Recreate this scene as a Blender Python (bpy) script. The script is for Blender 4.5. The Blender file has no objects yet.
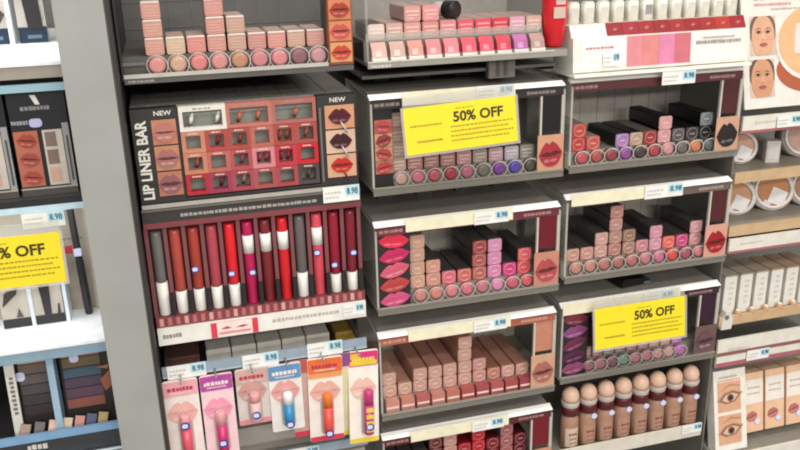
import bpy, math, random
from mathutils import Vector, Matrix
random.seed(7)
S = bpy.context.scene
COL = S.collection
ZO = 1.6                      # the camera stands 1.6 m above the floor; z below is measured from the lens
# ------------------------------------------------------------------ camera
yaw, pit, rol, FPX = math.radians(15.389), math.radians(19.225), math.radians(-1.562), 829.3
fw = Vector((math.sin(yaw) * math.cos(pit), math.cos(yaw) * math.cos(pit), -math.sin(pit)))
rt = fw.cross(Vector((0, 0, 1))).normalized()
up = rt.cross(fw)
rt, up = rt * math.cos(rol) + up * math.sin(rol), up * math.cos(rol) - rt * math.sin(rol)
cam = bpy.data.cameras.new('camera')
cam.sensor_width = 36.0
cam.lens = 36.0 * FPX / 800
cam.clip_start = 0.05
co = bpy.data.objects.new('camera', cam)
COL.objects.link(co)
co.matrix_world = Matrix(((rt.x, up.x, -fw.x, 0), (rt.y, up.y, -fw.y, -1.0), (rt.z, up.z, -fw.z, ZO), (0, 0, 0, 1)))
S.camera = co
# ------------------------------------------------------------------ light
W = bpy.data.worlds.new('world')
S.world = W
W.use_nodes = True
bg = W.node_tree.nodes['Background']
bg.inputs['Color'].default_value = (1.0, 0.97, 0.93, 1)
bg.inputs['Strength'].default_value = 0.52


def area(name, loc, sx, sy, power, col, rot=(0, 0, 0)):
    l = bpy.data.lights.new(name, 'AREA')
    l.shape = 'RECTANGLE'
    l.size, l.size_y, l.energy, l.color = sx, sy, power, col
    o = bpy.data.objects.new(name, l)
    COL.objects.link(o)
    o.location, o.rotation_euler = loc, rot
    return o


area('ceiling_lamp', (0.5, -0.55, 3.0), 2.6, 0.30, 34, (1.0, 0.965, 0.90))
area('ceiling_lamp', (0.3, -1.9, 3.0), 3.0, 0.30, 46, (1.0, 0.965, 0.90))
area('ceiling_lamp', (0.3, -3.6, 3.0), 3.0, 0.30, 70, (1.0, 0.965, 0.91), (math.radians(20), 0, 0))
area('ceiling_lamp', (0.3, -5.6, 3.0), 4.0, 0.30, 150, (1.0, 0.965, 0.91), (math.radians(35), 0, 0))
S.view_settings.view_transform = 'Standard'
S.view_settings.look = 'None'
S.view_settings.gamma = 1
S.view_settings.exposure = -0.35
S.view_settings.use_curve_mapping = False
S.cycles.filter_width = 2.0


# ------------------------------------------------------------------ materials
def lin(h):
    h = h.lstrip('#')
    v = [int(h[i:i + 2], 16) / 255 for i in (0, 2, 4)]
    return tuple(c / 12.92 if c <= .04045 else ((c + .055) / 1.055) ** 2.4 for c in v) + (1,)


MC = {}


def M(hx, rough=0.5, metal=0.0, var=0.07, scale=60.0):
    key = (hx, rough, metal, var, scale)
    if key in MC:
        return MC[key]
    m = bpy.data.materials.new('surface_' + hx.strip('#'))
    m.use_nodes = True
    n, l = m.node_tree.nodes, m.node_tree.links
    p = n['Principled BSDF']
    p.inputs['Roughness'].default_value = rough
    p.inputs['Metallic'].default_value = metal
    c = lin(hx)
    tc = n.new('ShaderNodeTexCoord')
    nz = n.new('ShaderNodeTexNoise')
    nz.inputs['Scale'].default_value = scale
    nz.inputs['Detail'].default_value = 3
    rp = n.new('ShaderNodeValToRGB')
    rp.color_ramp.elements[0].position, rp.color_ramp.elements[1].position = .3, .7
    rp.color_ramp.elements[0].color = tuple(x * (1 - var) for x in c[:3]) + (1,)
    rp.color_ramp.elements[1].color = tuple(min(1, x * (1 + var)) for x in c[:3]) + (1,)
    l.new(tc.outputs['Object'], nz.inputs['Vector'])
    l.new(nz.outputs['Fac'], rp.inputs['Fac'])
    l.new(rp.outputs['Color'], p.inputs['Base Color'])
    MC[key] = m
    return m


def clear(hx, opac=0.3, rough=0.15):
    key = ('clear', hx, opac, rough)
    if key in MC:
        return MC[key]
    m = bpy.data.materials.new('clear_plastic_' + hx.strip('#'))
    m.use_nodes = True
    n, l = m.node_tree.nodes, m.node_tree.links
    p = n['Principled BSDF']
    p.inputs['Base Color'].default_value = lin(hx)
    p.inputs['Roughness'].default_value = rough
    tr = n.new('ShaderNodeBsdfTransparent')
    mx = n.new('ShaderNodeMixShader')
    nz = n.new('ShaderNodeTexNoise')
    nz.inputs['Scale'].default_value = 25
    mr = n.new('ShaderNodeMapRange')
    mr.inputs['To Min'].default_value, mr.inputs['To Max'].default_value = opac * .8, min(1, opac * 1.2)
    l.new(nz.outputs['Fac'], mr.inputs['Value'])
    l.new(mr.outputs['Result'], mx.inputs['Fac'])
    l.new(tr.outputs[0], mx.inputs[1])
    l.new(p.outputs[0], mx.inputs[2])
    l.new(mx.outputs[0], n['Material Output'].inputs['Surface'])
    MC[key] = m
    return m


# ------------------------------------------------------------------ mesh building
class MB:
    def __init__(s):
        s.v, s.f, s.mi, s.sm, s.mats = [], [], [], [], []

    def m(s, mat):
        if mat not in s.mats:
            s.mats.append(mat)
        return s.mats.index(mat)

    def add(s, vs, fs, mat, smooth=False):
        o = len(s.v)
        s.v += [tuple(v) for v in vs]
        k = s.m(mat)
        for f in fs:
            s.f.append(tuple(i + o for i in f))
            s.mi.append(k)
            s.sm.append(smooth)
        return s

    def box(s, x0, x1, y0, y1, z0, z1, mat):
        vs = [(x, y, z) for z in (z0, z1) for y in (y0, y1) for x in (x0, x1)]
        return s.add(vs, [(0, 2, 3, 1), (4, 5, 7, 6), (0, 1, 5, 4), (2, 6, 7, 3), (0, 4, 6, 2), (1, 3, 7, 5)], mat)

    def prism(s, pts, y0, y1, mat, smooth=False, axis='y'):
        """outline in (x,z) swept along y, or outline in (y,z) swept along x"""
        n = len(pts)
        ar = sum(pts[i][0] * pts[(i + 1) % n][1] - pts[(i + 1) % n][0] * pts[i][1] for i in range(n))
        if ar < 0:
            pts = pts[::-1]
        if axis == 'y':
            vs = [(a, y0, b) for a, b in pts] + [(a, y1, b) for a, b in pts]
            fl = False
        elif axis == 'x':
            vs = [(y0, a, b) for a, b in pts] + [(y1, a, b) for a, b in pts]
            fl = True
        else:
            vs = [(a, b, y0) for a, b in pts] + [(a, b, y1) for a, b in pts]
            fl = True
        a = tuple(range(n))
        b = tuple(range(2 * n - 1, n - 1, -1))
        sd = [(i, n + i, n + (i + 1) % n, (i + 1) % n) for i in range(n)]
        if fl:
            a, b = a[::-1], b[::-1]
            sd = [q[::-1] for q in sd]
        s.add(vs, [a, b], mat)
        k = s.m(mat)
        o = len(s.v) - 2 * n
        for q in sd:
            s.f.append(tuple(i + o for i in q))
            s.mi.append(k)
            s.sm.append(smooth)
        return s

    def strip(s, a, b, y, mat):
        """flat band in the xz plane between two runs of points, facing the viewer"""
        n = len(a)
        vs = [(p[0], y, p[1]) for p in a] + [(p[0], y, p[1]) for p in b]
        return s.add(vs, [(i, n + i, n + i + 1, i + 1) for i in range(n - 1)], mat)

    def lathe(s, prof, c, ax, mat, n=20):
        """profile [(radius, height)] turned about an axis through c"""
        c = Vector(c)
        ax = Vector(ax).normalized()
        u = ax.orthogonal().normalized()
        w = ax.cross(u)
        vs, fs = [], []
        for r, h in prof:
            for i in range(n):
                t = 2 * math.pi * i / n
                vs.append(c + ax * h + (u * math.cos(t) + w * math.sin(t)) * max(r, 1e-6))
        for j in range(len(prof) - 1):
            for i in range(n):
                a, b = j * n + i, j * n + (i + 1) % n
                fs.append((a, b, b + n, a + n))
        s.add(vs, fs, mat, True)
        k = s.m(mat)
        o = len(s.v) - len(vs)
        for ring, rev in ((0, True), (len(prof) - 1, False)):
            if prof[ring][0] > 1e-5:
                q = [o + ring * n + i for i in range(n)]
                s.f.append(tuple(q[::-1] if rev else q))
                s.mi.append(k)
                s.sm.append(False)
        return s

    def cyl(s, p0, p1, r, mat, n=18, r1=None):
        p0, p1 = Vector(p0), Vector(p1)
        return s.lathe([(r, 0), (r if r1 is None else r1, (p1 - p0).length)], p0, p1 - p0, mat, n)

    def ring(s, c, ax, R, r, mat, n=24, k=6):
        prof = [(R + r * math.cos(2 * math.pi * i / k), r * math.sin(2 * math.pi * i / k)) for i in range(k + 1)]
        c = Vector(c)
        ax = Vector(ax).normalized()
        u = ax.orthogonal().normalized()
        w = ax.cross(u)
        vs, fs = [], []
        for i in range(n):
            t = 2 * math.pi * i / n
            d = u * math.cos(t) + w * math.sin(t)
            for a, h in prof[:-1]:
                vs.append(c + d * a + ax * h)
        for i in range(n):
            for j in range(k):
                a, b = i * k + j, i * k + (j + 1) % k
                c2, d2 = ((i + 1) % n) * k + (j + 1) % k, ((i + 1) % n) * k + j
                fs.append((a, d2, c2, b))
        return s.add(vs, fs, mat, True)

    def text(s, body, x, z, y, h, mat, rot=0.0, width=None, align='CENTER', bold=0.0):
        vs, fs, w = glyphs(body, bold)
        k = h / 0.72
        kx = k if width is None else width / max(w, 1e-6)
        off = {'CENTER': -w / 2, 'LEFT': 0, 'RIGHT': -w}[align]
        c, sn = math.cos(rot), math.sin(rot)
        out = []
        for a, b, d in vs:
            a, b = (a + off) * kx, (b - .36) * k
            out.append((x + a * c - b * sn, y - d * .0004, z + a * sn + b * c))
        return s.add(out, fs, mat)

    def bars(s, x0, x1, z, y, h, mat, n=6, seed=1):
        """a line of print too small to read"""
        r = random.Random(seed)
        wv = [r.uniform(.6, 1.5) for _ in range(n)]
        t = (x1 - x0) / sum(wv)
        x = x0
        for q in wv:
            s.box(x, x + q * t * .78, y - .0003, y, z - h / 2 * r.uniform(.8, 1), z + h / 2 * r.uniform(.7, 1), mat)
            x += q * t
        return s

    def mesh(s, name):
        me = bpy.data.meshes.new(name)
        me.from_pydata(s.v, [], s.f)
        for mt in s.mats:
            me.materials.append(mt)
        me.polygons.foreach_set('material_index', s.mi)
        me.polygons.foreach_set('use_smooth', s.sm)
        me.update()
        return me

    def build(s, name, parent=None, loc=None, rot=None):
        return ob(name, s.mesh(name), parent, loc, rot)


def ob(name, me, parent=None, loc=None, rot=None):
    o = bpy.data.objects.new(name, me)
    COL.objects.link(o)
    if parent is not None:
        o.parent = parent
    if loc is not None:
        o.location = loc
    if rot is not None:
        o.rotation_euler = rot
    return o


GC = {}


def glyphs(body, bold=0.0):
    if (body, bold) in GC:
        return GC[(body, bold)]
    cu = bpy.data.curves.new('lettering', 'FONT')
    cu.body = body
    cu.extrude = 0.5
    cu.offset = bold
    cu.resolution_u = 3
    o = bpy.data.objects.new('lettering', cu)
    COL.objects.link(o)
    bpy.context.view_layer.update()
    me = bpy.data.meshes.new_from_object(o.evaluated_get(bpy.context.evaluated_depsgraph_get()))
    vs = [tuple(v.co) for v in me.vertices]
    fs = [tuple(p.vertices) for p in me.polygons]
    x0 = min(v[0] for v in vs)
    vs = [(v[0] - x0, v[1], v[2] + .5) for v in vs]
    w = max(v[0] for v in vs)
    bpy.data.objects.remove(o)
    bpy.data.meshes.remove(me)
    bpy.data.curves.remove(cu)
    GC[(body, bold)] = (vs, fs, w)
    return GC[(body, bold)]


def tag(o, label, cat, group=None, kind=None):
    if label:
        o['label'] = label
    if cat:
        o['category'] = cat
    if group:
        o['group'] = group
    if kind:
        o['kind'] = kind
    return o


def thing(name, label, cat, loc, group=None, rot=None):
    o = bpy.data.objects.new(name, None)
    COL.objects.link(o)
    o.location = (loc[0], loc[1], loc[2] + ZO)
    o.empty_display_size = .02
    if rot:
        o.rotation_euler = rot
    return tag(o, label, cat, group)


def struct(name, mb):
    o = mb.build(name)
    o['kind'] = 'structure'
    return o


def rrect(cx, cz, w, h, r, k=3):
    pts = []
    for sx, sz, a0 in ((1, 1, 0), (-1, 1, 90), (-1, -1, 180), (1, -1, 270)):
        for i in range(k + 1):
            a = math.radians(a0 + 90 * i / k)
            pts.append((cx + sx * (w / 2 - r) + r * math.cos(a), cz + sz * (h / 2 - r) + r * math.sin(a)))
    return pts


def smooth_line(p, k=4):
    """Catmull-Rom curve through an open run of points"""
    out = []
    for i in range(len(p) - 1):
        a, b, c, d = p[max(i - 1, 0)], p[i], p[i + 1], p[min(i + 2, len(p) - 1)]
        for j in range(k):
            t = j / k
            out.append(tuple(.5 * (2 * b[q] + (c[q] - a[q]) * t + (2 * a[q] - 5 * b[q] + 4 * c[q] - d[q]) * t * t + (3 * b[q] - a[q] - 3 * c[q] + d[q]) * t ** 3) for q in (0, 1)))
    return out + [p[-1]]


def mix(a, b, f):
    a, b = a.lstrip('#'), b.lstrip('#')
    return '#' + ''.join('%02x' % round(int(a[i:i + 2], 16) * (1 - f) + int(b[i:i + 2], 16) * f) for i in (0, 2, 4))


def lips_prints(mb, cx, cz, w, h, col, y, open_=0.0, tilt=0.0, dark=None):
    """a printed mouth: upper lip with a cupid's bow, full lower lip, parted line, sheen"""
    c, s = math.cos(tilt), math.sin(tilt)
    R = lambda p: [(cx + a * w * c - b * h * s, cz + a * w * s + b * h * c) for a, b in p]
    mt, dk = M(col, .3), dark or M(mix(col, '#2a0c10', .6), .6)
    half = smooth_line([(0, .34), (.07, .42), (.15, .44), (.28, .33), (.40, .16), (.5, .0)])
    out = [(-a, b) for a, b in half[::-1]] + half[1:]
    low = smooth_line([(.5, .0), (.40, -.22), (.26, -.40), (.10, -.47), (-.10, -.47), (-.26, -.40), (-.40, -.22), (-.5, .0)])
    gap_u = smooth_line([(-.46, .0), (-.25, .03 + open_), (-.08, .04 + open_ * .8), (0, .02 + open_ * .6), (.08, .04 + open_ * .8), (.25, .03 + open_), (.46, .0)])
    gap_l = smooth_line([(.46, .0), (.2, -.02 - open_), (0, -.03 - open_), (-.2, -.02 - open_), (-.46, .0)])
    mb.prism(R(out + low[1:-1]), y - .0004, y, dk)
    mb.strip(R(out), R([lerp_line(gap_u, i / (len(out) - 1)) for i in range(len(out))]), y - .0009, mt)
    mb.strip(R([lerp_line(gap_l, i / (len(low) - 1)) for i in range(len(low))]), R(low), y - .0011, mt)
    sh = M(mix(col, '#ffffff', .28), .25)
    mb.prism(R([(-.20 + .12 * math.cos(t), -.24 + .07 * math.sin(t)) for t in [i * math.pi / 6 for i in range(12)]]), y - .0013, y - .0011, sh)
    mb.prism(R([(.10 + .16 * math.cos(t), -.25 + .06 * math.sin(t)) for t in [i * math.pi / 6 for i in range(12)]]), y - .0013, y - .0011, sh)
    return mb


def lerp_line(p, t):
    f = t * (len(p) - 1)
    i = min(int(f), len(p) - 2)
    f -= i
    return (p[i][0] * (1 - f) + p[i + 1][0] * f, p[i][1] * (1 - f) + p[i + 1][1] * f)


# ------------------------------------------------------------------ shared surfaces
GREY = M('#5d5a56', .55)
DARK = M('#4a4845', .5)
BACK = M('#b9b2a8', .6)
WHITE = M('#e9e7e2', .35)
CREAM = M('#dcd6c6', .45)
INK = M('#26272b', .6)
PALEINK = M('#c3bfb8', .6)
BLUEP = M('#a9d0e4', .5)
ACR = clear('#cfcfc6', .28)
ACRW = clear('#dedcd2', .45)
RINGM = clear('#e0dcd4', .38)
STICK = M('#cfd0ee', .5)
STICKD = M('#3a3f8a', .5)

# ------------------------------------------------------------------ the setting
struct('floor', MB().box(-3, 3.5, -4, .62, -.05, 0, M('#8f8b85', .5, scale=3)))
w = MB()
w.box(-3, 3.5, .262, .34, 0, 2.6, M('#6f6b66', .7, scale=4))
struct('wall_back', w)

# grey upright between the two bays
p = thing('display_upright', 'wide grey metal upright post between left bay and lip displays', 'upright', (-.0805, -.05, -1.6))
MB().box(-.0252, .0252, 0, .30, 0, 2.3, M('#9a9b97', .5, scale=12)).build('post', p)
MB().box(.0262, .0300, .012, .30, 0, 2.3, M('#35322f', .6)).build('side_channel', p)
MB().box(.0255, .0262, .012, .03, 0, 2.3, M('#6d6250', .6)).build('edge_seam', p)


# ------------------------------------------------------------------ small goods
CART, ENDS = {}, {}


def carton_mesh(side, w, h, L):
    k = (side, w, h, L)
    if k not in CART:
        mb = MB()
        mb.prism(rrect(0, h / 2, w, h, .0022, 2), .0012, L, M(side, .4))
        CART[k] = mb.mesh('carton')
    return CART[k]


def end_mesh(col, w, h, style):
    k = (col, w, h, style)
    if k not in ENDS:
        mb = MB()
        c = M(col, .4)
        lt = M(mix(col, '#f0e2da', .5), .45)
        mb.prism(rrect(0, h / 2, w * .985, h * .985, .003, 3), 0, .0013, c)
        if style == 'text':
            mb.box(-w * .38, w * .38, -.0004, 0, h * .60, h * .72, lt)
            mb.box(-w * .30, w * .34, -.0004, 0, h * .36, h * .45, lt)
            mb.box(-w * .36, w * .1, -.0004, 0, h * .16, h * .24, lt)
        elif style == 'bezel':
            mb.ring((0, -.0002, h / 2), (0, 1, 0), w * .40, .0009, M(mix(col, '#e8dcd4', .38), .3), 18, 5)
            mb.box(-w * .2, w * .2, -.0004, 0, h * .44, h * .54, lt)
        elif style == 'whitetop':
            mb.box(-w * .47, w * .47, -.0005, 0, h * .90, h * .99, M('#e3dbd4', .4))
            for i in range(4):
                mb.box(-w * (.40 - .06 * (i % 2)), w * (.40 - .1 * (i % 3)), -.0003, 0, h * (.17 + .17 * i), h * (.22 + .17 * i), M(mix(col, '#efe2da', .32), .45))
        elif style == 'square':
            mb.box(-w * .3, w * .3, -.0004, 0, h * .22, h * .78, M('#c9333c', .4))
        ENDS[k] = mb.mesh('end_label')
    return ENDS[k]


def carton(x, y, z, col, side, label, group, w=.0208, h=.0192, L=.082, style='text', name='lipstick_carton', cat='lipstick carton'):
    t = thing(name, label, cat, (x, y, z), group)
    ob('carton', carton_mesh(side, w, h, L), t)
    ob('end_label', end_mesh(col, w, h, style), t)
    return t


TEST = {}


def tester(x, y, z, col, label, group, r=.0098, style='ring', name='lipstick_tester'):
    t = thing(name, label, 'lipstick tester', (x, y, z), group)
    k = (col, r, style)
    if k not in TEST:
        a, b = MB(), MB()
        c = M(col, .35)
        if style == 'ring':
            a.lathe([(r * .55, 0), (r * .82, .0012), (r * .86, .004), (r * .86, .011)], (0, .001, 0), (0, 1, 0), c)
            a.lathe([(r * .30, -.0004), (r * .30, .002)], (0, .0008, 0), (0, 1, 0), M(col, .2, var=.12))
            b.ring((0, .0015, 0), (.18, 1, .12), r * 1.07, .0009, RINGM)
        elif style == 'block':
            a.prism(rrect(0, 0, r * 2.02, r * 1.9, .0022), 0, .011, c)
            b.box(-r * .9, r * .9, -.0006, 0, -r * .35, -r * .05, M('#e0c8bd', .4))
        else:   # wedge
            a.prism([(0, -.006), (.003, .004), (.011, .012), (.011, -.006)], -r * .96, r * .96, c, axis='x')
            a.prism([(-.001, -.006), (.011, -.006), (.011, -.0100), (-.002, -.0100)], -r, r, M('#d8cdc4', .4), axis='x')
            b.prism([(.0002, -.0045), (.0022, .0025), (.0016, .0028), (-.0006, -.0045)], -r * .55, r * .25, M(mix(col, '#ffffff', .3), .25), axis='x')
        TEST[k] = (a.mesh('shade_cap'), b.mesh({'ring': 'clear_ring', 'block': 'name_band'}.get(style, 'shade_window')))
    ob('shade_cap', TEST[k][0], t)
    ob({'ring': 'clear_ring', 'block': 'name_band'}.get(style, 'shade_window'), TEST[k][1], t)
    return t


def price_tag(x0, x1, z0, z1, y, label, digits='8.98', tilt=0.0):
    w, h = x1 - x0, z1 - z0
    t = thing('price_tag', label, 'price tag', (x0, y, z0), 'shelf price tags', (tilt, 0, 0))
    MB().box(0, w, 0, .001, 0, h, M('#e8e8e4', .4)).bars(w * .06, w * .5, h * .62, 0, h * .13, PALEINK, 5, 3).bars(w * .06, w * .45, h * .32, 0, h * .12, PALEINK, 4, 5).build('tag_card', t)
    m = MB().box(w * .60, w * .99, -.0004, 0, h * .34, h * .98, M('#b4dbe8', .4))
    m.text(digits, w * .80, h * .66, -.0004, h * .40, M('#1f3d55', .5), width=w * .30, bold=.01)
    m.build('price_panel', t)
    return t


ORD = ['first', 'second', 'third', 'fourth', 'fifth', 'sixth', 'seventh', 'eighth', 'ninth', 'tenth', 'eleventh', 'twelfth']
LV = {1: ['only'], 2: ['lower', 'upper'], 3: ['lowest', 'middle', 'top'], 4: ['lowest', 'second lowest', 'second highest', 'top'], 5: ['lowest', 'second lowest', 'middle', 'second highest', 'top']}


def tray(key, x0, T, B, W=.268, swatch=None, band='#4a2a2c', side='left', photo=None, cream=(.042, .195), y_in=.142, clips=True):
    """open display tray: sloping ledge on top, white for painted glare, goods inside, lip at the bottom"""
    label = key
    t = thing('display_tray', label, 'display tray', (x0, 0, B), 'lipstick display trays')
    H = T - B
    base = MB()
    base.prism([(-.001, 0), (.0155, 0), (.0155, .0005), (.0155, .0192), (y_in, .0192), (y_in, -.003), (-.001, -.003)], .003, W - .003, M('#8b867e', .45), axis='x')
    base.build('base', t)
    MB().box(.0, W, -.0045, -.002, -.005, .0055, clear('#8f8a80', .6)).box(0, W, -.006, -.002, .0045, .006, M('#908c82', .3)).build('front_lip', t)
    MB().prism([(0, 0), (y_in, 0), (y_in, H), (.006, H - .007), (0, H - .012)], 0, .0025, ACR, axis='x').box(0, .0025, -.002, .0, 0, H - .012, ACRW).build('side_panel', t)
    MB().prism([(0, 0), (y_in, 0), (y_in, H), (.006, H - .007), (0, H - .012)], W - .0025, W, ACR, axis='x').box(W - .0025, W, -.002, .0, 0, H - .012, ACRW).build('side_panel', t)
    bk = MB().box(.003, W - .003, y_in, y_in + .004, -.003, H - .004, BACK)
    for i in range(1, 9):
        bk.box(W * i / 9 - .0006, W * i / 9 + .0006, y_in - .001, y_in, .02, H - .01, M('#a8a198', .6))
    bk.build('back_panel', t)
    MB().box(.03, .045, y_in + .004, .262, .02, .05, GREY).box(W - .045, W - .03, y_in + .004, .262, .02, .05, GREY).build('mounting_bracket', t)
    tp = MB().box(0.003, W - .003, .014, y_in, H - .006, H - .003, M('#8b857f', .5))
    for i in range(4 if clips else 0):
        xx = W * (.12 + .22 * i)
        tp.box(xx, xx + .022, .105, .120, H - .003, H + .004, M('#3d3a38', .5))
    tp.build('top_panel', t)
    MB().prism([(-.002, H - .0068), (.010, H - .0016), (.012, H - .004), (.003, H - .0085)], 0, W, M('#fbfaf6', .2, var=.0), axis='x').build('glare_ledge', t)  # white colour and slope stand in for lamp glare on a clear header strip
    bd = MB().box(.001, W - .001, .0, .0012, H - .0195, H - .0085, M(band, .5))
    bd.bars(.006, .04, H - .014, 0, .0045, M(mix(band, '#d8c8be', .5), .6), 6, 2)
    bd.bars(W - .055, W - .012, H - .014, 0, .0045, M(mix(band, '#d8c8be', .5), .6), 7, 4)
    bd.build('name_band', t)
    if cream:
        cl = MB().prism([(-.0042, H - .0165), (-.0030, H + .0005), (-.0022, H + .0005), (-.0034, H - .0165)], cream[0], cream[1], M('#e3dcc0', .4), axis='x')
        cl.build('header_label', t)
    if swatch:
        ph_z = H - .072
        MB().box(W - .035, W - .0325, -.001, .003, .003, H - .0195, M('#c8c2b6', .35)).build('frame_post', t)
        MB().box(W - .004, W - .0012, -.001, .003, .003, H - .0195, M('#c8c2b6', .35)).build('frame_post', t)
        MB().box(W - .0322, W - .0042, .0015, .0027, ph_z + .004, H - .0195, M(swatch, .35)).build('shade_swatch', t)
        ph = MB().box(W - .0385, W - .0005, -.0028, -.0016, .004, ph_z, M(photo[1], .5)).build('photo_card', t)
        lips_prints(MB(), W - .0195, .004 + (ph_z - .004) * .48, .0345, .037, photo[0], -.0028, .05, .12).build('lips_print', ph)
    return t


def fill(tr_name, x0, pitch, B, cols, group, boxes, tstyle='ring', bstyle='bezel', wbox=.0208, side='#45403f', y=.0165, L=.082, lift=.0):
    """cols: tester (colour name, hex); boxes: list of stacks of (colour name, hex)"""
    n = len(cols)
    for k, c in enumerate(cols):
        if c:
            tester(x0 + k * pitch, .002, B + .0125, c[1], f'{c[0]} lipstick tester, {ORD[k]} from left in front of {tr_name}', group + ', testers', style=tstyle)
    for k, st in enumerate(boxes):
        for j, c in enumerate(st):
            sd = c[2] if len(c) > 2 else side
            carton(x0 + k * pitch + (.0 if j == 0 else random.uniform(-.0004, .0004)), y + random.uniform(0, .0012), B + .0196 + lift + j * .0196, c[1], sd,
                   f'{c[0]} lipstick box, {LV[len(st)][j]} in {ORD[k]} stack of {tr_name}', group + ', boxed', w=wbox, style=bstyle, L=L)


# ================================================================== LEFT COLUMN
# pale pink pot tray at the top
t = thing('display_tray', 'dark grey tray of round pink lip pots above the lip liner bar', 'display tray', (-.0465, 0, -.1455), 'lipstick display trays')
MB().prism([(0, 0), (.0155, 0), (.0155, .0212), (.2, .0212), (.2, -.004), (0, -.004)], 0, .237, M('#55524f', .5), axis='x').build('base', t)
m = MB().box(0, .237, -.003, -.0005, -.001, .0035, M('#b9b5ad', .3)).box(0, .268, -.002, -.0005, -.0075, -.0012, M('#55524e', .5))
m.bars(.004, .034, -.0045, -.002, .003, M('#8f8b86', .5), 7, 8)
m.build('front_lip', t)
MB().box(-.002, 0, .0, .2, -.004, .12, M('#2e2c2b', .5)).build('side_panel', t)
bk = MB().box(0, .268, .2, .26, -.01, .20, M('#5c5a58', .6))
for i in range(1, 8):
    bk.box(.03 * i, .03 * i + .0012, .199, .2, .01, .2, M('#6b6968', .6))
for i in range(1, 6):
    bk.box(0, .268, .199, .2, .035 * i, .035 * i + .001, M('#6b6968', .6))
bk.build('back_panel', t)
MB().box(.0, .025, .0, .002, .0135, .0165, M('#6d6a66', .3)).build('divider_rail', t)
ph = MB().box(.2385, .268, -.003, .012, .0, .115, M('#8a4a2c', .5)).build('photo_card', t)
for i, (c, bgc) in enumerate((('#c0432f', '#d79564'), ('#c4534a', '#d07c58'), ('#a83a2c', '#c77a52'))):
    q = MB().box(.240, .2665, -.0036, -.003, .003 + i * .025, .026 + i * .025, M(bgc, .5))
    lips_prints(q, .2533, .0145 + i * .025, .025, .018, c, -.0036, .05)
    q.build('lips_print', ph)
POT = [('pink', '#cf8d88'), ('beige', '#c7a088'), ('coral pink', '#cf7f7b'), ('dusty pink', '#c98a86'), ('tan', '#b8866e'), ('rose', '#c47e84'), ('light rose', '#cb8487'), ('mauve', '#8a6064'), ('pale mauve', '#b98b8f')]
BX = [('peach pink', '#c79283'), ('cream', '#c8ad93'), ('salmon pink', '#c98279'), ('rose pink', '#c48a80'), ('sand', '#b99484'), ('dusty rose', '#bd827c'), ('light coral', '#c88a80'), ('buff', '#bf9a86'), ('pale rose', '#c59084')]
NB = [3, 1, 1, 3, 2, 1, 1, 1, 1]
for k in range(9):
    x = -.0085 + .0236 * k
    tester(x, .002, -.1345, POT[k][1], f'{POT[k][0]} round lip pot, {ORD[k]} from left above the lip liner bar', 'round lip pots', r=.0112, name='lip_pot')
    for j in range(NB[k]):
        carton(x - .0005, .0165 + random.uniform(0, .001), -.1241 + j * .0205, BX[k][1], '#b49b90',
               f'{BX[k][0]} cube carton, {LV[NB[k]][j]} in {ORD[k]} stack above the lip liner bar', 'striped cube cartons', w=.0212, h=.0202, L=.06, style='whitetop', name='lip_balm_carton', cat='cube carton')

# lip liner bar
t = thing('lip_liner_bar', 'black LIP LINER BAR display box with a grid of red framed windows', 'display', (-.046, 0, -.2975))
Hb = .1145
bx = MB()
for (a, b2, c0, c1, z0, z1) in ((0, .268, .016, .26, 0, .003), (0, .268, .016, .26, Hb - .003, Hb), (0, .003, .016, .26, .003, Hb - .003), (.265, .268, .016, .26, .003, Hb - .003), (.003, .265, .030, .033, .003, Hb - .003)):
    bx.box(a, b2, c0, c1, z0, z1, M('#8d8983', .35))
for i in range(9):
    bx.box(.02 + i * .027, .0212 + i * .027, .02, .25, Hb, Hb + .0008, M('#7d7974', .5))
bx.box(0, .053, 0, .016, 0, Hb, M('#2b2827', .5)).box(.2195, .268, 0, .016, 0, Hb, M('#2b2827', .5))
bx.box(.053, .2195, 0, .016, 0, .0035, M('#2b2827', .5))
bx.build('box', t)
MB().box(.0545, .2180, .0285, .0298, .0055, .114, M('#aab0a6', .6)).build('window_backing', t)
MB().box(0, .268, -.001, -.0002, -.0065, -.0012, M('#a9a49c', .4)).build('shelf_edge', t)
MB().text('LIP LINER BAR', .0098, .0535, -.0001, .0125, M('#dcd8cf', .5), rot=math.pi / 2, width=.096, bold=.03).build('lettering', t)
for xx in (.0365, .2455):
    MB().text('NEW', xx, Hb - .0055, -.0001, .0055, M('#d5d0c8', .5), width=.020, bold=.02).build('new_lettering', t)
for i, c in enumerate(('#b5726a', '#a36a66', '#8f5a5e')):
    z0 = Hb - .0115 - .0315 * (i + 1)
    q = MB().box(.0225, .0505, -.0012, 0, z0, z0 + .0295, M(('#b97a5f', '#b8805f', '#b0705a')[i], .5)).build('photo_card', t)
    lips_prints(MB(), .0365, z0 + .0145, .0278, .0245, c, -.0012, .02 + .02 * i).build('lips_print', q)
for i, (c, bgc) in enumerate((('#541d24', '#c98f6c'), ('#43181f', '#cfae97'), ('#c12a20', '#cfa083'))):
    z0 = Hb - .0105 - .0312 * (i + 1)
    q = MB().box(.2285, .2655, -.0012, 0, z0, z0 + .0292, M(bgc, .5)).build('photo_card', t)
    lips_prints(MB(), .247, z0 + .0155, .029, .021, c, -.0012, .06 if i == 2 else .02).build('lips_print', q)
    MB().lathe([(.0004, 0), (.0012, .005), (.0012, .016)], (.2478, -.003, z0 + .009), (.55, 0, -1), M(('#cfc9c2', '#cfc9c2', '#7a2a22')[i], .4), 8).build('liner_print', q)
MB().box(.2215, .2238, -.0012, 0, .006, Hb - .014, M('#8f8b86', .25, .6)).build('silver_strip', t)
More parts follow.
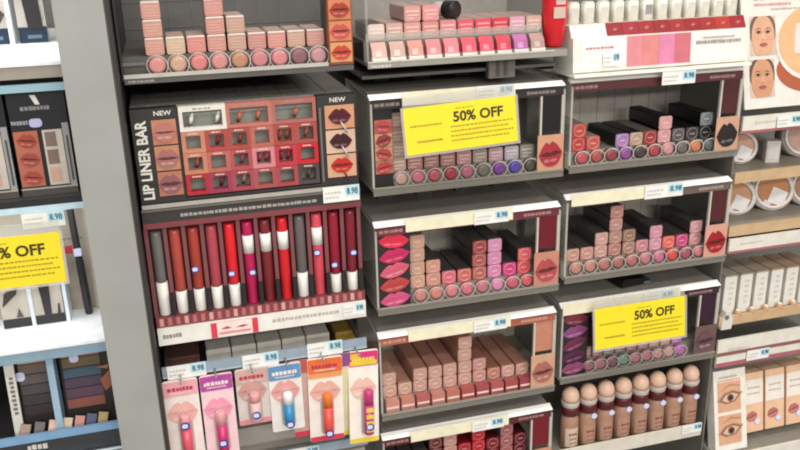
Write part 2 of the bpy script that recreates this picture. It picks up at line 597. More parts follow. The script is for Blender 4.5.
# window grid: three wide windows above three rows of six
GX0, GZ0, GW, GH = .0545, .0055, .1635, .1085
cells = []
rows = [(.0788, .0297), (.0525, .0258), (.0262, .0258), (.0, .0257)]
gc = [['#ddd8ce', '#b86f63', '#a8645c'],
      ['#c07f66', '#a8453f', '#a34a40', '#b06457', '#a3473f', '#a04a45'],
      ['#bd7a62', '#b2625a', '#ad4c50', '#cc7f88', '#b53644', '#c01e2c'],
      ['#aa2330', '#96364c', '#a04450', '#a14c50', '#a34248', '#4a3f3d']]
for r, (z, hh) in enumerate(rows):
    n = len(gc[r])
    cw = GW / n
    for k in range(n):
        cells.append((r, k, GX0 + k * cw, GZ0 + z, cw, hh, gc[r][k]))
rng = random.Random(3)
pens = {(0, 0): ['#f0ebe4', '#f0ebe4'], (0, 1): ['#d87a66', '#d87a66'], (0, 2): ['#c87c70'], (1, 1): ['#b03a38'], (1, 2): ['#c0594e'], (1, 4): ['#c0665a', '#c0665a'], (1, 5): ['#c87060'],
        (2, 0): ['#b6705c'], (2, 2): ['#b8606a'], (2, 3): ['#c95468', '#c95468'], (2, 4): ['#cc3550', '#cc3550'], (3, 1): ['#8f3a52'], (3, 2): ['#c98f8c'], (3, 5): ['#7a6a66']}
rown = ['top', 'second', 'third', 'bottom']
for (r, k, x, z, cw, hh, c) in cells:
    b, tb = (.0044, .0060) if r == 0 else (.0050, .0050)
    mb = MB()
    mt = M(c, .45)
    mb.box(x, x + b, -.0008, .009, z, z + hh, mt).box(x + cw - b, x + cw, -.0008, .009, z, z + hh, mt)
    mb.box(x + b, x + cw - b, -.0008, .009, z + hh - tb, z + hh, mt).box(x + b, x + cw - b, -.0008, .009, z, z + b * .9, mt)
    mb.bars(x + cw * .3, x + cw * .7, z + hh - tb * .5, -.0008, .0017, M('#d9c3b8', .5) if r else M('#8f8a84', .5), 4, k)
    mb.build('window_frame', t)
    cs = pens.get((r, k), [])
    for q, pc in enumerate(cs):
        wx = x + b + (cw - 2 * b) * ((.24 + .5 * q) if len(cs) == 2 else .55)
        if (r, k) == (0, 0):
            wx = x + b + (cw - 2 * b) * (.18 + .68 * q)
        pl = thing('lip_liner_pencil', f'{"white" if (r, k) == (0, 0) else "reddish"} lip liner pencil, {"left of two" if len(cs) == 2 and q == 0 else "right of two" if len(cs) == 2 else "alone"} in {rown[r]} row, window {ORD[k]} from left', 'lip liner',
                   (-.046 + wx, .0170, -.2975 + z + b * .9 + .0004), 'lip liner pencils in the windows', (math.radians(30), math.radians(12), 0))
        hgt = hh * .62
        MB().cyl((0, 0, 0), (0, 0, hgt * .78), .0024, M(pc, .35), 10).build('barrel', pl)
        MB().lathe([(.0024, 0), (.0018, hgt * .1), (.0005, hgt * .24)], (0, 0, hgt * .78), (0, 0, 1), M(pc, .3), 10).build('tip', pl)

# lip gloss display
gl = thing('lip_gloss_display', 'dark red display of twelve slim lip gloss tubes beneath lip liner bar', 'display', (-.0475, 0, -.4855))
MB().box(0, .271, .018, .26, 0, .1805, M('#5a272c', .5)).build('back_panel', gl)
m = MB().box(0, .271, .0, .018,   .163, .1805, M('#35312f', .45)).box(.0, .271, -.001, .0, .178, .1805, M('#6a6662', .4))
m.bars(.045, .215, .1700, 0, .0042, M('#a09b94', .5), 30, 3)
m.build('header', gl)
MB().box(0, .271, .0, .018, .156, .163, M('#7c3b3e', .5)).build('upper_rail', gl)
for k in range(13):
    xx = .0015 + k * .0222
    MB().box(xx - .0024, xx + .0024, .004, .018, .038, .156, M('#7d464a', .4)).build('divider', gl)
m = MB().box(0, .271, -.0005, .018, .024, .038, M('#7c3d41', .45))
for k in range(26):
    m.box(.004 + k * .0103, .009 + k * .0103, -.001, -.0005, .026, .036, M('#b8686a' if k % 3 else '#d19a95', .4))
m.build('base_ledge', gl)
m = MB().box(0, .271, -.003, .018, 0, .0235, M('#e6e2da', .4))
m.bars(.006, .03, .012, -.003, .006, M('#8a867f', .5), 6, 4)
m.bars(.145, .235, .013, -.003, .005, M('#b4afa8', .5), 18, 6)
m.build('label_strip', gl)
m = MB().box(.066, .126, -.0042, -.003, .001, .0215, M('#d93a50', .45)).box(.0735, .1185, -.0046, -.0042, .001, .0215, M('#ecdcd6', .45))
m.box(.076, .116, -.0049, -.0046, .005, .008, M('#d98a8c', .5)).prism([(.078, .0125), (.086, .0155), (.092, .0125), (.086, .0118)], -.0049, -.0046, M('#c63146', .5)).prism([(.097, .0125), (.106, .015), (.114, .0135), (.106, .0115)], -.0049, -.0046, M('#c63146', .5))
m.build('logo_box', gl)
GL = [('clear empty', '#6b6765', 'cap', .045), ('brick', '#a8473d', 'cap', .03), ('red brown', '#a03d32', 'cap', .03), ('rose', '#a8444e', 'cap', .03), ('bright red', '#d6222a', 'cap', .03),
      ('magenta', '#b01c50', 'lab', 0), ('brown red', '#76242a', 'lab', 0), ('scarlet', '#cc2027', 'lab', 0), ('smoky clear', '#625b5a', 'cap', .034), ('coral pink', '#cf4a58', 'lab', 0), ('crimson', '#8d1a2e', 'cap', .026), ('deep maroon', '#78202c', 'cap', .026)]
for k, (nm, c, st, ch) in enumerate(GL):
    x = -.0475 + .0126 + .0222 * k
    lg = thing('lip_gloss', f'{nm} lip gloss tube with white {"cap at its bottom" if st == "cap" else "paper label"}, {ORD[k]} from left', 'lip gloss', (x, .0090, -.4472), 'upright lip gloss tubes')
    if st == 'cap':
        MB().lathe([(.0064, ch + .0005), (.0068, ch + .003), (.0068, .108), (.0058, .112)], (0, 0, 0), (0, 0, 1), M(c, .25)).build('tube', lg)
        MB().lathe([(.0066, 0), (.0072, .001), (.0072, ch)], (0, 0, 0), (0, 0, 1), M('#dedad4', .4)).build('cap', lg)
    else:
        MB().lathe([(.0066, 0), (.0068, .001), (.0068, .108), (.0058, .112)], (0, 0, 0), (0, 0, 1), M(c, .25)).build('tube', lg)
        MB().lathe([(.0071, .070), (.0071, .094)], (0, 0, 0), (0, 0, 1), M('#e6e2dc', .5)).build('paper_label', lg)
    sz = {2: .058, 4: .046, 5: .044, 9: .060, 10: .040, 11: .054}.get(k)
    if sz:
        sx = .002 if k in (5, 11) else -.002
        MB().cyl((sx, -.0060, sz), (sx, -.0080, sz), .0046, STICKD, 14).prism(rrect(sx - .0003, sz + .0003, .0064, .0052, .0018), -.0084, -.0080, STICK).build('sticker', lg)
clipm = MB().box(-.0026, .0026, 0, .005, 0, .030, M('#1f1c1d', .5)).mesh('retaining_clip')
for k in range(12):
    ob('retaining_clip', clipm, gl, (.0015 + (k + 1) * .0222 - .0006, -.0012, .0382))
price_tag(.174, .2212, -.319, -.2985, -.0045, 'price tag with blue corner on ledge right of the LIP LINER BAR grid')
price_tag(.192, .2205, -.480, -.4635, -.0050, 'small price tag at right end of white strip under the gloss tubes')

# hanging lip balm cards
pb = thing('peg_bar', 'blue grey price rail the lip balm cards hang from', 'peg rail', (-.0485, 0, -.5325))
MB().box(0, .271, -.003, .001, 0, .0145, M('#93a2b0', .3)).box(0, .271, -.0035, -.003, .0, .0015, M('#b9c4cc', .3)).build('rail', pb)
for xx in (.004, .262):
    MB().box(xx, xx + .005, .001, .262, .002, .010, M('#4a4744', .5)).build('bracket', pb)
for k, xx in enumerate((.022, .066, .112, .158, .206, .254)):
    MB().cyl((xx, -.0032, .0035), (xx, -.030, .0035), .0012, M('#b9b9b9', .3, .8), 8).cyl((xx, -.030, .0035), (xx, -.030, .0075), .0012, M('#b9b9b9', .3, .8), 8).build('hook', pb)
CARDS = [  # x centre, width, length, header colours, tube colours, lip print, name, y
    (-.0285, .0440, .118, '#e7a5ae', '#d9566a', '#e08e86', 'pink and white', -.012, '#e9ddd6', None),
    (.0172, .0420, .125, '#b0479a', '#c2306a', '#e3779a', 'purple topped pink', -.012, '#ecc9cf', None),
    (.0635, .0430, .083, '#c7a59d', '#ddb5b0', '#b96f66', 'short pale grey', -.009, '#cfc6c0', '#d98a90'),
    (.1070, .0440, .100, '#5f8fb8', '#2f86b8', '#cf6f6c', 'blue topped white', -.012, '#e4ddd8', None),
    (.1590, .0480, .127, '#dd6a33', '#dc4f45', '#d2836f', 'orange topped', -.012, '#e9e0d9', '#cf3552'),
    (.2105, .0420, .139, '#cf2f74', '#b93a80', '#d89a8c', 'magenta and yellow', -.016, '#ece3da', '#e3c63a')]
for k, (cx, wd, ln, hd, tc, lc, nm, yy, bc, foot) in enumerate(CARDS):
    ct = thing('lip_balm_card', f'{nm} lip balm blister card, {ORD[k]} from left on the peg rail', 'lip balm', (cx, yy, -.5345 - ln), 'hanging lip balm cards', (math.radians(-2 if k != 5 else -5), math.radians((0, 0, 0, 0, 1.5, 2.5)[k]), 0))
    MB().prism(rrect(0, ln / 2, wd, ln, .003), 0, .0012, M(bc, .35)).build('card', ct)
    h = MB().prism(rrect(0, ln - .0125, wd * .98, .021, .002), -.0006, 0, M(hd, .35))
    if k == 4:
        h.prism(rrect(0, ln - .0265, wd * .98, .008, .002), -.0006, 0, M('#e3985c', .4))
    if k == 5:
        h.box(-wd * .48, -wd * .1, -.0010, -.0006, ln - .012, ln - .004, M('#e2b83a', .4)).box(-wd * .45, wd * .45, -.0010, -.0006, ln - .0215, ln - .0155, M('#e2c03a', .4))
    h.bars(-wd * .38, wd * .38, ln - .013, -.0006, .0055, M('#f0dfd8' if k in (1, 3) else ('#b8304a' if k != 5 else '#e8d64a'), .5), 7, k)
    h.bars(-wd * .30, wd * .30, ln - .0185, -.0006, .0022, M('#d9c8c4', .5), 9, k + 9)
    h.build('header_print', ct)
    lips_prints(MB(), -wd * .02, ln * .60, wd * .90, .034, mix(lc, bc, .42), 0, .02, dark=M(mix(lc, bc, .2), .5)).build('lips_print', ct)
    tl = ln * .46
    tb = MB().lathe([(.0060, 0), (.0070, .001), (.0070, tl * .7)], (wd * (.02 if k < 5 else .12), -.0075, ln * .12), (.0, 0, 1), M(tc, .3)).lathe([(.0066, tl * .7), (.0066, tl), (.0055, tl + .002)], (wd * (.02 if k < 5 else .12), -.0075, ln * .12), (0, 0, 1), M({3: '#e3e6e8', 4: '#e8762e', 5: '#c03a78'}.get(k, '#e2a0a4'), .3))
    if k == 5:
        for i in range(4):
            tb.box(wd * .12 - .005, wd * .12 + .005, -.0150, -.0143, ln * .16 + i * .010, ln * .16 + .006 + i * .010, M('#e0c23a', .4))
    tb.build('balm_tube', ct)
    MB().prism(rrect(wd * (.02 if k < 5 else .12), ln * .12 + tl / 2, .019, tl + .008, .004), -.0005, 0, ACRW).build('blister', ct)
    if foot:
        MB().box(-wd * .49, wd * .49, -.0006, 0, .0005, .0075, M(foot, .4)).build('foot_print', ct)
    sx = wd * (.02 if k < 5 else .12)
    sz = (.058, .030, .020, .016, .018, .030)[k]
    MB().cyl((sx, -.0146, sz), (sx, -.0158, sz), .0056, STICKD, 16).prism(rrect(sx - .0006, sz + .0006, .0074, .0060, .002), -.0162, -.0158, STICK).build('sticker', ct)
# second cards hanging behind the front ones
for (cx, wd, ln, fc, hc, nm, wh) in ((.1300, .030, .118, '#c9a29a', '#b55a4a', 'beige', 'blue topped and orange topped cards'), (.1830, .030, .128, '#d8cfa8', '#8a4a86', 'yellow footed', 'orange topped and magenta cards')):
    ct = thing('lip_balm_card', f'{nm} lip balm card hanging behind, between the {wh}', 'lip balm', (cx, -.0055, -.5345 - ln), 'hanging lip balm cards')
    MB().box(-wd / 2, wd / 2, 0, .001, 0, ln, M(fc, .4)).build('card', ct)
    MB().box(-wd / 2, wd / 2, -.0005, 0, ln - .02, ln, M(hc, .4)).build('header_print', ct)
    MB().box(-wd / 2, wd / 2, -.0005, 0, 0, .008, M('#d9c23a' if 'yellow' in nm else '#cf3552', .4)).build('foot_print', ct)
price_tag(-.0425, .0065, -.5345, -.5155, -.0055, 'price tag above the two leftmost pink lip balm cards')
price_tag(.0535, .1010, -.5360, -.5160, -.0055, 'price tag above the short grey and blue lip balm cards')
price_tag(.1400, .1880, -.5335, -.5135, -.0055, 'price tag above the orange topped lip balm card')
# cartons lying behind the rail
sb = thing('stock_shelf', 'grey stock shelf behind the lip balm price rail', 'shelf', (-.0465, .03, -.565))
MB().box(0, .268, 0, .232, 0, .004, M('#5d5954', .5)).build('board', sb)
MB().box(0, .268, 0, .003, .004, .010, M('#6d6963', .5)).build('front_edge', sb)
for k in range(5):
    carton(.026 + .0345 * k, .048, -.5608, '#d0cbc2', '#c9c4ba', f'pale grey carton lying behind the lip balm rail, {ORD[k]} from left', 'pale cartons behind the rail', w=.033, h=.034, L=.12, style='plain', name='lip_balm_carton', cat='carton')
carton(-.022, .048, -.5608, '#6a4a3e', '#5f4438', 'brown carton lying behind lip balm rail, left of pale cartons', None, w=.045, h=.030, L=.12, style='plain', name='lip_balm_carton', cat='carton')
carton(.204, .048, -.5608, '#a08038', '#8a6f38', 'gold carton lying behind lip balm rail, right of pale cartons', None, w=.03, h=.032, L=.12, style='plain', name='lip_balm_carton', cat='carton')
# lower peg bar
pb = thing('peg_bar', 'lower blue grey price rail beneath the hanging lip balm cards', 'peg rail', (-.0485, .02, -.700))
MB().box(0, .271, -.003, .001, 0, .0145, M('#93a2b0', .3)).build('rail', pb)
for xx in (.004, .262):
    MB().box(xx, xx + .005, .001, .242, .002, .010, M('#4a4744', .5)).build('bracket', pb)
MB().box(.0, .271, .02, .242, -.03, -.020, M('#a8a299', .5)).box(.01, .26, .06, .242, -.02, .022, M('#b9b3aa', .5)).build('stock_tray', pb)
price_tag(.104, .150, -.7055, -.6845, .0145, 'price tag on lower rail below the orange topped lip balm card')

# ================================================================== MIDDLE COLUMN
t = thing('display_tray', 'grey top tray of pink lipsticks beside a red tube, middle column', 'display tray', (.239, 0, -.1475), 'lipstick display trays')
MB().prism([(-.001, 0), (.0155, 0), (.0155, .0259), (.2, .0259), (.2, -.004), (-.001, -.004)], 0, .2405, M('#77736d', .45), axis='x').box(.2405, .268, -.001, .2, -.004, .0035, M('#77736d', .45)).build('base', t)
m = MB().box(0, .268, -.004, -.001, -.006, .0025, M('#96928a', .35)).box(0, .25, -.0045, -.004, .001, .0025, M('#cfccc3', .3))
m.bars(.004, .03, -.0035, -.004, .0035, PALEINK, 6, 3)
m.build('front_lip', t)
MB().box(0, .0025, 0, .2, 0, .09, ACR).build('side_panel', t)
MB().box(.0025, .235, .0135, .0145, .0245, .034, ACR).build('retaining_strip', t)
MB().box(0, .268, .2, .26, -.02, .20, M('#8e8a84', .6)).build('back_panel', t)
MB().box(0, .268, .03, .2, -.024, -.020, M('#625e59', .5)).box(.168, .205, .0195, .03, -.033, -.004, M('#6a665f', .5)).box(.178, .183, .0185, .0195, -.03, -.008, DARK).box(.189, .194, .0185, .0195, -.03, -.008, DARK).build('price_clip', t)
C0t = [('pale pink', '#cf9a90'), ('beige', '#b8958a'), ('peach', '#c48479'), ('pink', '#c9747a'), ('rose', '#cd6f7b'), ('red pink', '#cf4454'), ('hot red pink', '#c93a50'), ('red', '#c02f46'), ('purple', '#a85a92'), ('taupe', '#a5837c')]
C0b = [[('white and red', '#d9c2bb', '#3c3734')], [('beige pink', '#c69f95')], [('peach', '#cf948a'), ('peach', '#d0958c')], [('rosy pink', '#cc8580'), ('light pink', '#d98f91')], [('soft pink', '#cf8288')], [('coral red', '#d6575f')], [('red pink', '#d4505c')], [('cherry red', '#cf3a48')], [('lilac pink', '#cf9bb0')], [('beige', '#c7a597')]]
fill('the middle top tray', .2560, .0236, -.1485, C0t, 'lipsticks in the middle top tray', C0b, tstyle='wedge', bstyle='text', side='#a98d86', wbox=.0215, L=.07, lift=.0075)
t = thing('makeup_brush', 'black round cap lying on its side behind the stacked pink boxes', 'brush', (.3640, .024, -.0905))
MB().lathe([(.0102, 0), (.0112, .0012), (.0112, .017)], (0, 0, 0), (-.55, .83, 0), M('#1f1e1e', .35), 24).lathe([(.0070, -.0004), (.0074, .0004)], (0, 0, 0), (-.55, .83, 0), M('#2c2a2a', .3), 24).build('black_cap', t)
MB().lathe([(.0082, .0172), (.0094, .019), (.0094, .040)], (0, 0, 0), (-.55, .83, 0), M('#b8b2aa', .3), 20).build('grey_collar', t)
t = thing('lipstick_tube', 'tall red lipstick tube standing at right end of middle top tray', 'lipstick', (.4970, .0175, -.1438))
MB().lathe([(.0100, 0), (.0125, .004), (.0165, .035), (.0165, .14), (.015, .145)], (0, 0, 0), (0, 0, 1), M('#d3222c', .28), 24).build('tube', t)
MB().box(-.006, .007, -.0172, -.0160, .055, .092, M('#d9b4b0', .4)).box(-.005, .006, -.0176, -.0172, .060, .076, M('#b7a9a6', .4)).box(-.009, .007, -.0178, -.0160, .038, .052, M('#cdb3a6', .4)).build('label', t)

BOX_ROSE = [('pale rose', '#c9908c'), ('dusty rose', '#b5746f'), ('rose brown', '#a76a63')]
# tray behind the larger yellow sign
tray('clear tray of mauve lipsticks behind the larger yellow 50% OFF sign', .2400, -.186, -.3125, swatch='#1b191b', band='#2a2626', photo=('#a2323a', '#c99479'))
b = MB().box(0, .026, 0, .001, 0, .106, M('#1c1919', .5))
t = thing('photo_card', 'black card with four lip photos at left of larger yellow sign tray', 'photo card', (.2440, .0045, -.3085))
b.build('card', t)
for i, c in enumerate(('#b5413f', '#a8453f', '#8f3a3a', '#b4474a')):
    q = MB().box(.002, .0255, -.0004, 0, .018 + i * .0178, .0352 + i * .0178, M(('#b0705a', '#c08a70', '#c89070', '#b3604f')[i], .5))
    lips_prints(q, .0135, .0266 + i * .0178, .022, .0165, c, -.0004, .02, (.2, -.25, .3, -.1)[i])
    q.build('lips_print', t)
C1t = [('pale beige', '#b8948c'), ('rose pink', '#b76a78'), ('dusty red', '#a8545a'), ('brick', '#9a3c42'), ('mauve pink', '#a86274'), ('grey green', '#6f6660'), ('purple', '#76408c'), ('violet blue', '#54479a'), ('dark olive', '#4d4a40')]
C1b = [[('beige', '#b79c90', '#9a8a80')] * 4, [('dusty rose', '#a87872')], [('rose brown', '#9c736a')], [('pinkish brown', '#a5736e')], [('pink mauve', '#b58488')], [('grey beige', '#9b8b80')], [('light mauve', '#b3929a')], [('lilac grey', '#aba3ab')], [('olive grey', '#8b8880')]]
fill('the larger yellow sign tray', .2800, .0229, -.3125, C1t, 'lipsticks behind the larger yellow sign', C1b, bstyle='text', side='#6f625c', wbox=.0206)
# tray with five magenta lips
tray('clear tray of pink lipsticks with a column of hot pink lip photos', .2400, -.355, -.483, swatch='#6b1226', band='#6a2a36', photo=('#b04a4c', '#c08272'))
t = thing('photo_card', 'dark card with five hot pink lip photos at left of tray', 'photo card', (.2430, .0045, -.4795))
MB().box(0, .046, 0, .001, 0, .108, M('#2b2022', .5)).build('card', t)
for i, c in enumerate(('#c9527e', '#b5433f', '#cd5c74', '#c02b5c', '#d9304c')):
    q = MB()
    lips_prints(q, .024, .0105 + i * .0212, .043, .021, c, 0, .0, (.12, .12, .25, .15, -.05)[i], dark=M(c, .4))
    q.build('lips_print', t)
C2t = [('pale rose', '#c08079'), ('soft coral', '#c67f76'), ('pink', '#cb7a80'), ('bright rose', '#c96f7d'), ('dusty pink', '#b9707a'), ('pink lilac', '#cb86a8'), ('deep rose', '#bf5f72'), ('warm red', '#c85e62')]
C2b = [[('peach nude', '#c79b87', '#a98d80')] * 4, [('peach', '#c68d7e'), ('peach pink', '#c9917f')], [('bright pink', '#d0687a')], [('coral', '#c5675f')], [('rosewood', '#b0605a'), ('dark rose', '#a8524f'), ('brick red', '#a04342')], [('light magenta', '#cf7fac'), ('orchid pink', '#d186ae'), ('pale orchid', '#d48fb4')], [('hot magenta', '#c93f7c')], [('coral red', '#d4585f'), ('coral pink', '#d9626a')]]
fill('the hot pink lips tray', .3035, .0228, -.483, C2t, 'lipsticks in the hot pink lips tray', C2b)
# rose gold tray
tray('clear tray of rose gold lipstick boxes under the magenta lips tray', .2400, -.517, -.648, swatch='#bd8068', band='#a85c4a', photo=('#a5665a', '#c69a80'))
C3t = [('salmon beige', '#c28878'), ('salmon', '#bd7d6d'), ('rosewood', '#a9605a'), ('pinkish tan', '#ba7a70'), ('terracotta', '#b26e5c'), ('rose red', '#a8504f'), ('deep rose', '#9e4a50'), ('rose', '#aa565a'), ('brick', '#9c4c48'), ('dark rose', '#94424a')]
rg = lambda n: [('rose gold', '#c2978a', '#a87868')] * n
C3b = [[('nude pink', '#c59c8c', '#b38876')] * 2, [('nude pink', '#c29a88', '#b38876')], rg(2), rg(2), rg(2), rg(4), [('light rose', '#c08a82', '#8d5f52')] * 2, [('brown rose', '#b5786c', '#9a6654')], rg(1), rg(1)]
fill('the rose gold tray', .2580, .0229, -.648, C3t, 'lipsticks in the rose gold tray', C3b, tstyle='block', bstyle='bezel', side='#8d6252', wbox=.0206, L=.10)
# lowest tray
tray('lowest middle tray with deep red swatch and dark red lipstick boxes', .2400, -.680, -.808, swatch='#701420', band='#5a2228', photo=('#8a1d22', '#c08a74'))
C4b = [[('nude brown', '#a87a6c')] * 3, [('red brown', '#8f4038')] * 3, [('coral red', '#b24a44')] * 3, [('black', '#6a2a2a', '#1f1c1c')] * 4, [('pale pink ended black', '#c08a80', '#1f1c1c')] * 4, [('crimson', '#a01a26', '#7a141c')] * 3, [('bright crimson', '#b31a28', '#8f1620')] * 4, [('dark red', '#7d1a22', '#4a1416')] * 3, [('silver topped dark red', '#a05a5a', '#6a5a58')] * 4, [('wine', '#6a1a24', '#40151a')] * 3]
fill('the lowest middle tray', .2580, .0229, -.808, [None] * 10, 'lipsticks in the lowest middle tray', C4b, L=.10)

# ================================================================== RIGHT COLUMN
d = thing('white_display', 'white display stand of white capped liquid lipsticks with a red strip', 'display', (.5165, 0, -.183))
MB().prism([(-.004, .006), (-.0005, .050), (.004, .050), (.012, .0650), (.055, .0650), (.055, .004), (0, .004)], .0, .268, M('#e6e2d8', .4), axis='x').build('body', d)
MB().box(-.002, .270, -.012, .055, 0, .0035, M('#efece4', .3)).build('foot_ledge', d)
MB().box(.0, .268, .10, .262, .0, .004, GREY).build('mounting_arm', d)
fr = MB()
fr.prism([(-.0048, .0095), (-.0018, .049), (-.0008, .049), (-.0038, .0095)], .012, .078, M('#efeae2', .4), axis='x')
fr.bars(.018, .06, .036, -.0026, .004, M('#c97a86', .5), 8, 3)
fr.build('price_card', d)
pk = MB()
for i, c in enumerate(('#d78a90', '#d68684', '#d583a6', '#c9707a')):
    pk.prism([(-.0048, .0095), (-.0018, .049), (-.0008, .049), (-.0038, .0095)], .078 + i * .0245, .1025 + i * .0245 - .0003, M(c, .35), axis='x')
pk.build('swatch_print', d)
tx = MB().prism([(-.0048, .0095), (-.0018, .049), (-.0008, .049), (-.0038, .0095)], .176, .262, M('#ebe6df', .4), axis='x')
tx.bars(.184, .255, .035, -.0034, .005, M('#a09d98', .5), 16, 3).bars(.195, .245, .041, -.0030, .003, M('#b5b1ac', .5), 13, 5)
tx.build('title_card', d)
st = MB()
rc = ['#8a1c24', '#962232', '#922226', '#8a2022', '#96282a', '#902028', '#962a26', '#a83228', '#92242c']
for i in range(9):
    x0, x1 = .052 + i * .0238, .052 + (i + 1) * .0238
    st.prism([(.0038, .0505), (.0118, .0655), (.0108, .0665), (.0028, .0512)], x0, x1 - .0004, M(rc[i], .35), axis='x')
st.build('red_strip', d)
for i in range(9):
    xm = .0639 + i * .0238
    MB().prism([(xm - .004, .0575), (xm, .0605), (xm + .004, .0590), (xm, .0560)], .0052, .0075, M('#b8766c', .4)).build('shade_print', d)
price_tag(.5165 + .042, .5165 + .066, -.183 + .012, -.183 + .030, -.0075, 'price tag on the front left of the white lipstick display', tilt=-.08)
for k in range(12):
    x = .5310 + .0222 * k
    lg = thing('liquid_lipstick', f'white capped liquid lipstick, {ORD[k]} from left on the white display', 'liquid lipstick', (x, .0330, -.1178), 'white capped liquid lipsticks')
    MB().prism(rrect(0, 0, .0158, .0150, .004), 0, .0265, M('#dedbd0', .35), axis='z', smooth=True).prism(rrect(0, 0, .0136, .0128, .004), .0265, .0285, M('#dedbd0', .35), axis='z', smooth=True).build('cap', lg)
    MB().box(-.0052, .0052, -.0078, -.0074, .008, .021, M('#d2cec4' if k != 5 else '#9a9690', .4)).build('name_print', lg)

R_left = '#2f2a2a'
tray('clear tray of mixed black lipsticks under the white display', .5170, -.184, -.310, swatch='#4d2526', band='#5a2a30', cream=None, photo=('#2a2226', '#c79a80'), clips=False)
R1t = [('soft red', '#b0555a'), ('brick pink', '#a5524f'), ('dark rose', '#8a4448'), ('purple', '#8a4f92'), ('dark olive', '#4a4038'), ('red', '#a5454a'), ('pink', '#c48a90'), ('grey', '#6a6462'), ('orange tan', '#bf7a58'), ('dark teal', '#5a6664')]
R1b = [[('poppy red', '#b8433f', '#948c84'), ('coral red', '#c04a44', '#948c84')], [('coral', '#bf544f', '#948c84')], [], [('light purple', '#a57bb0', '#1f1c1d')], [('buff', '#b59a86', '#1f1c1d')], [('brick red', '#9c3a3a', '#6f6862')], [('light pink', '#d09a9c', '#1d1a1b'), ('pale pink', '#d8a0a2', '#1d1a1b')], [('dark grey', '#5a5556', '#1d1a1b')], [('charcoal', '#3c393b', '#161415')], [('black', '#2c2a2c', '#161415'), ('grey ended black', '#7d8486', '#161415')]]
fill('the tray under white display', .5405, .0226, -.310, R1t, 'lipsticks in the tray under the white display', R1b)
tray('clear tray of pink lipsticks with a red lips photo, right column', .5170, -.347, -.475, swatch='#4f2324', band='#6a5a52', cream=(.006, .16), photo=('#a01f26', '#cf9a8a'))
R2t = [('nude pink', '#b98379'), ('pale rose', '#b88078'), ('dusty rose', '#ad716c'), ('brown rose', '#9f6a62'), ('warm rose', '#ad6a68'), ('mauve pink', '#b5767c'), ('orchid pink', '#bd6f8a'), ('coral red', '#cb4f4c'), ('deep mauve', '#a05568'), ('pink', '#bd7a80')]
R2b = [[('nude beige', '#bb8f80')], [('nude rose', '#bb8c80')], [('peach nude', '#c0958a'), ('peach rose', '#c69a90')], [('tan rose', '#a9786c'), ('brown nude', '#b08276'), ('rose nude', '#b98a80'), ('rosewood', '#b07a72')], [('taupe', '#a07a6c'), ('brown taupe', '#94705f')], [('rose pink', '#c07f86')], [('lilac pink', '#cb8fa2'), ('orchid', '#cf8ea6')], [('coral orange', '#d5695c')], [('magenta', '#c2477c')], [('pinkish beige', '#c9979a'), ('light pink', '#cf9ca0')]]
fill('the red lips photo tray', .5395, .0227, -.475, R2t, 'lipsticks in the red lips photo tray', R2b)
tray('clear tray of mauve lipsticks behind the smaller yellow 50% OFF sign', .5170, -.514, -.639, swatch='#35162c', band='#3c2228', cream=(.0, .195), photo=('#6a4a52', '#6b5350'))
t = thing('photo_card', 'dark card with five purple lip photos left of smaller yellow sign', 'photo card', (.5200, .0045, -.6355))
MB().box(0, .044, 0, .001, 0, .106, M('#2b2022', .5)).build('card', t)
for i, c in enumerate(('#8a4468', '#552247', '#6a2a4a', '#8a4a7c', '#7a3440')):
    q = MB()
    lips_prints(q, .022, .011 + i * .0205, .041, .020, c, 0, .0, (.1, .2, .35, .15, -.05)[i], dark=M(c, .4))
    q.build('lips_print', t)
R3t = [('mauve', '#8f6068'), ('rose mauve', '#9a6670'), ('plum', '#7d4f5c'), ('sage green', '#6f8878'), ('pink mauve', '#a5707a'), ('dusty rose', '#ab7078'), ('beige rose', '#b58a84'), ('rosy beige', '#bf9490'), ('bright orchid', '#b06aa8')]
R3b = [[('rosy taupe', '#9c7a74')], [('grey rose', '#94706c')], [('sage grey', '#8a8a7e')], [('mauve taupe', '#9a7a7c')], [('pink taupe', '#a8807e')], [('pale mauve', '#ad8a88')], [('pale beige', '#b89a8e')], [('pinkish beige', '#bd9690')], [('orchid', '#b87ab0')]]
fill('the smaller yellow sign tray', .5690, .0198, -.639, R3t, 'lipsticks behind the smaller yellow sign', R3b, bstyle='text', side='#6f5c58', wbox=.0180)
t = thing('sunglasses_case', 'black wedge shaped case lying on top of the smaller yellow sign tray', 'case', (.628, .034, -.5150), None, (0, 0, .12))
MB().prism([(0, .001), (.048, .001), (.052, .006), (.046, .0105), (.004, .0135), (0, .010)], -.010, .030, M('#191718', .4)).build('case', t)
MB().box(.040, .050, -.0105, -.0101, .0015, .0045, M('#5c7896', .4)).build('label', t)

# price tags on the tray headers
price_tag(.380, .432, -.2015, -.1850, -.0058, 'price tag on header directly above the larger yellow 50% OFF sign')
price_tag(.378, .428, -.3725, -.3555, -.0058, 'price tag on cream header of the hot pink lips tray')
price_tag(.378, .428, -.5345, -.5175, -.0058, 'price tag on cream header of the rose gold lipstick tray')
price_tag(.376, .426, -.6975, -.6805, -.0058, 'price tag on cream header of the lowest middle tray')
price_tag(.6455, .6970, -.2010, -.1835, -.0135, 'price tag hanging below the middle of the white display')
price_tag(.637, .699, -.3650, -.3460, -.0058, 'price tag on cream header of the red lips photo tray')
price_tag(.648, .699, -.5300, -.5130, -.0058, 'price tag on header directly above the smaller yellow 50% OFF sign')


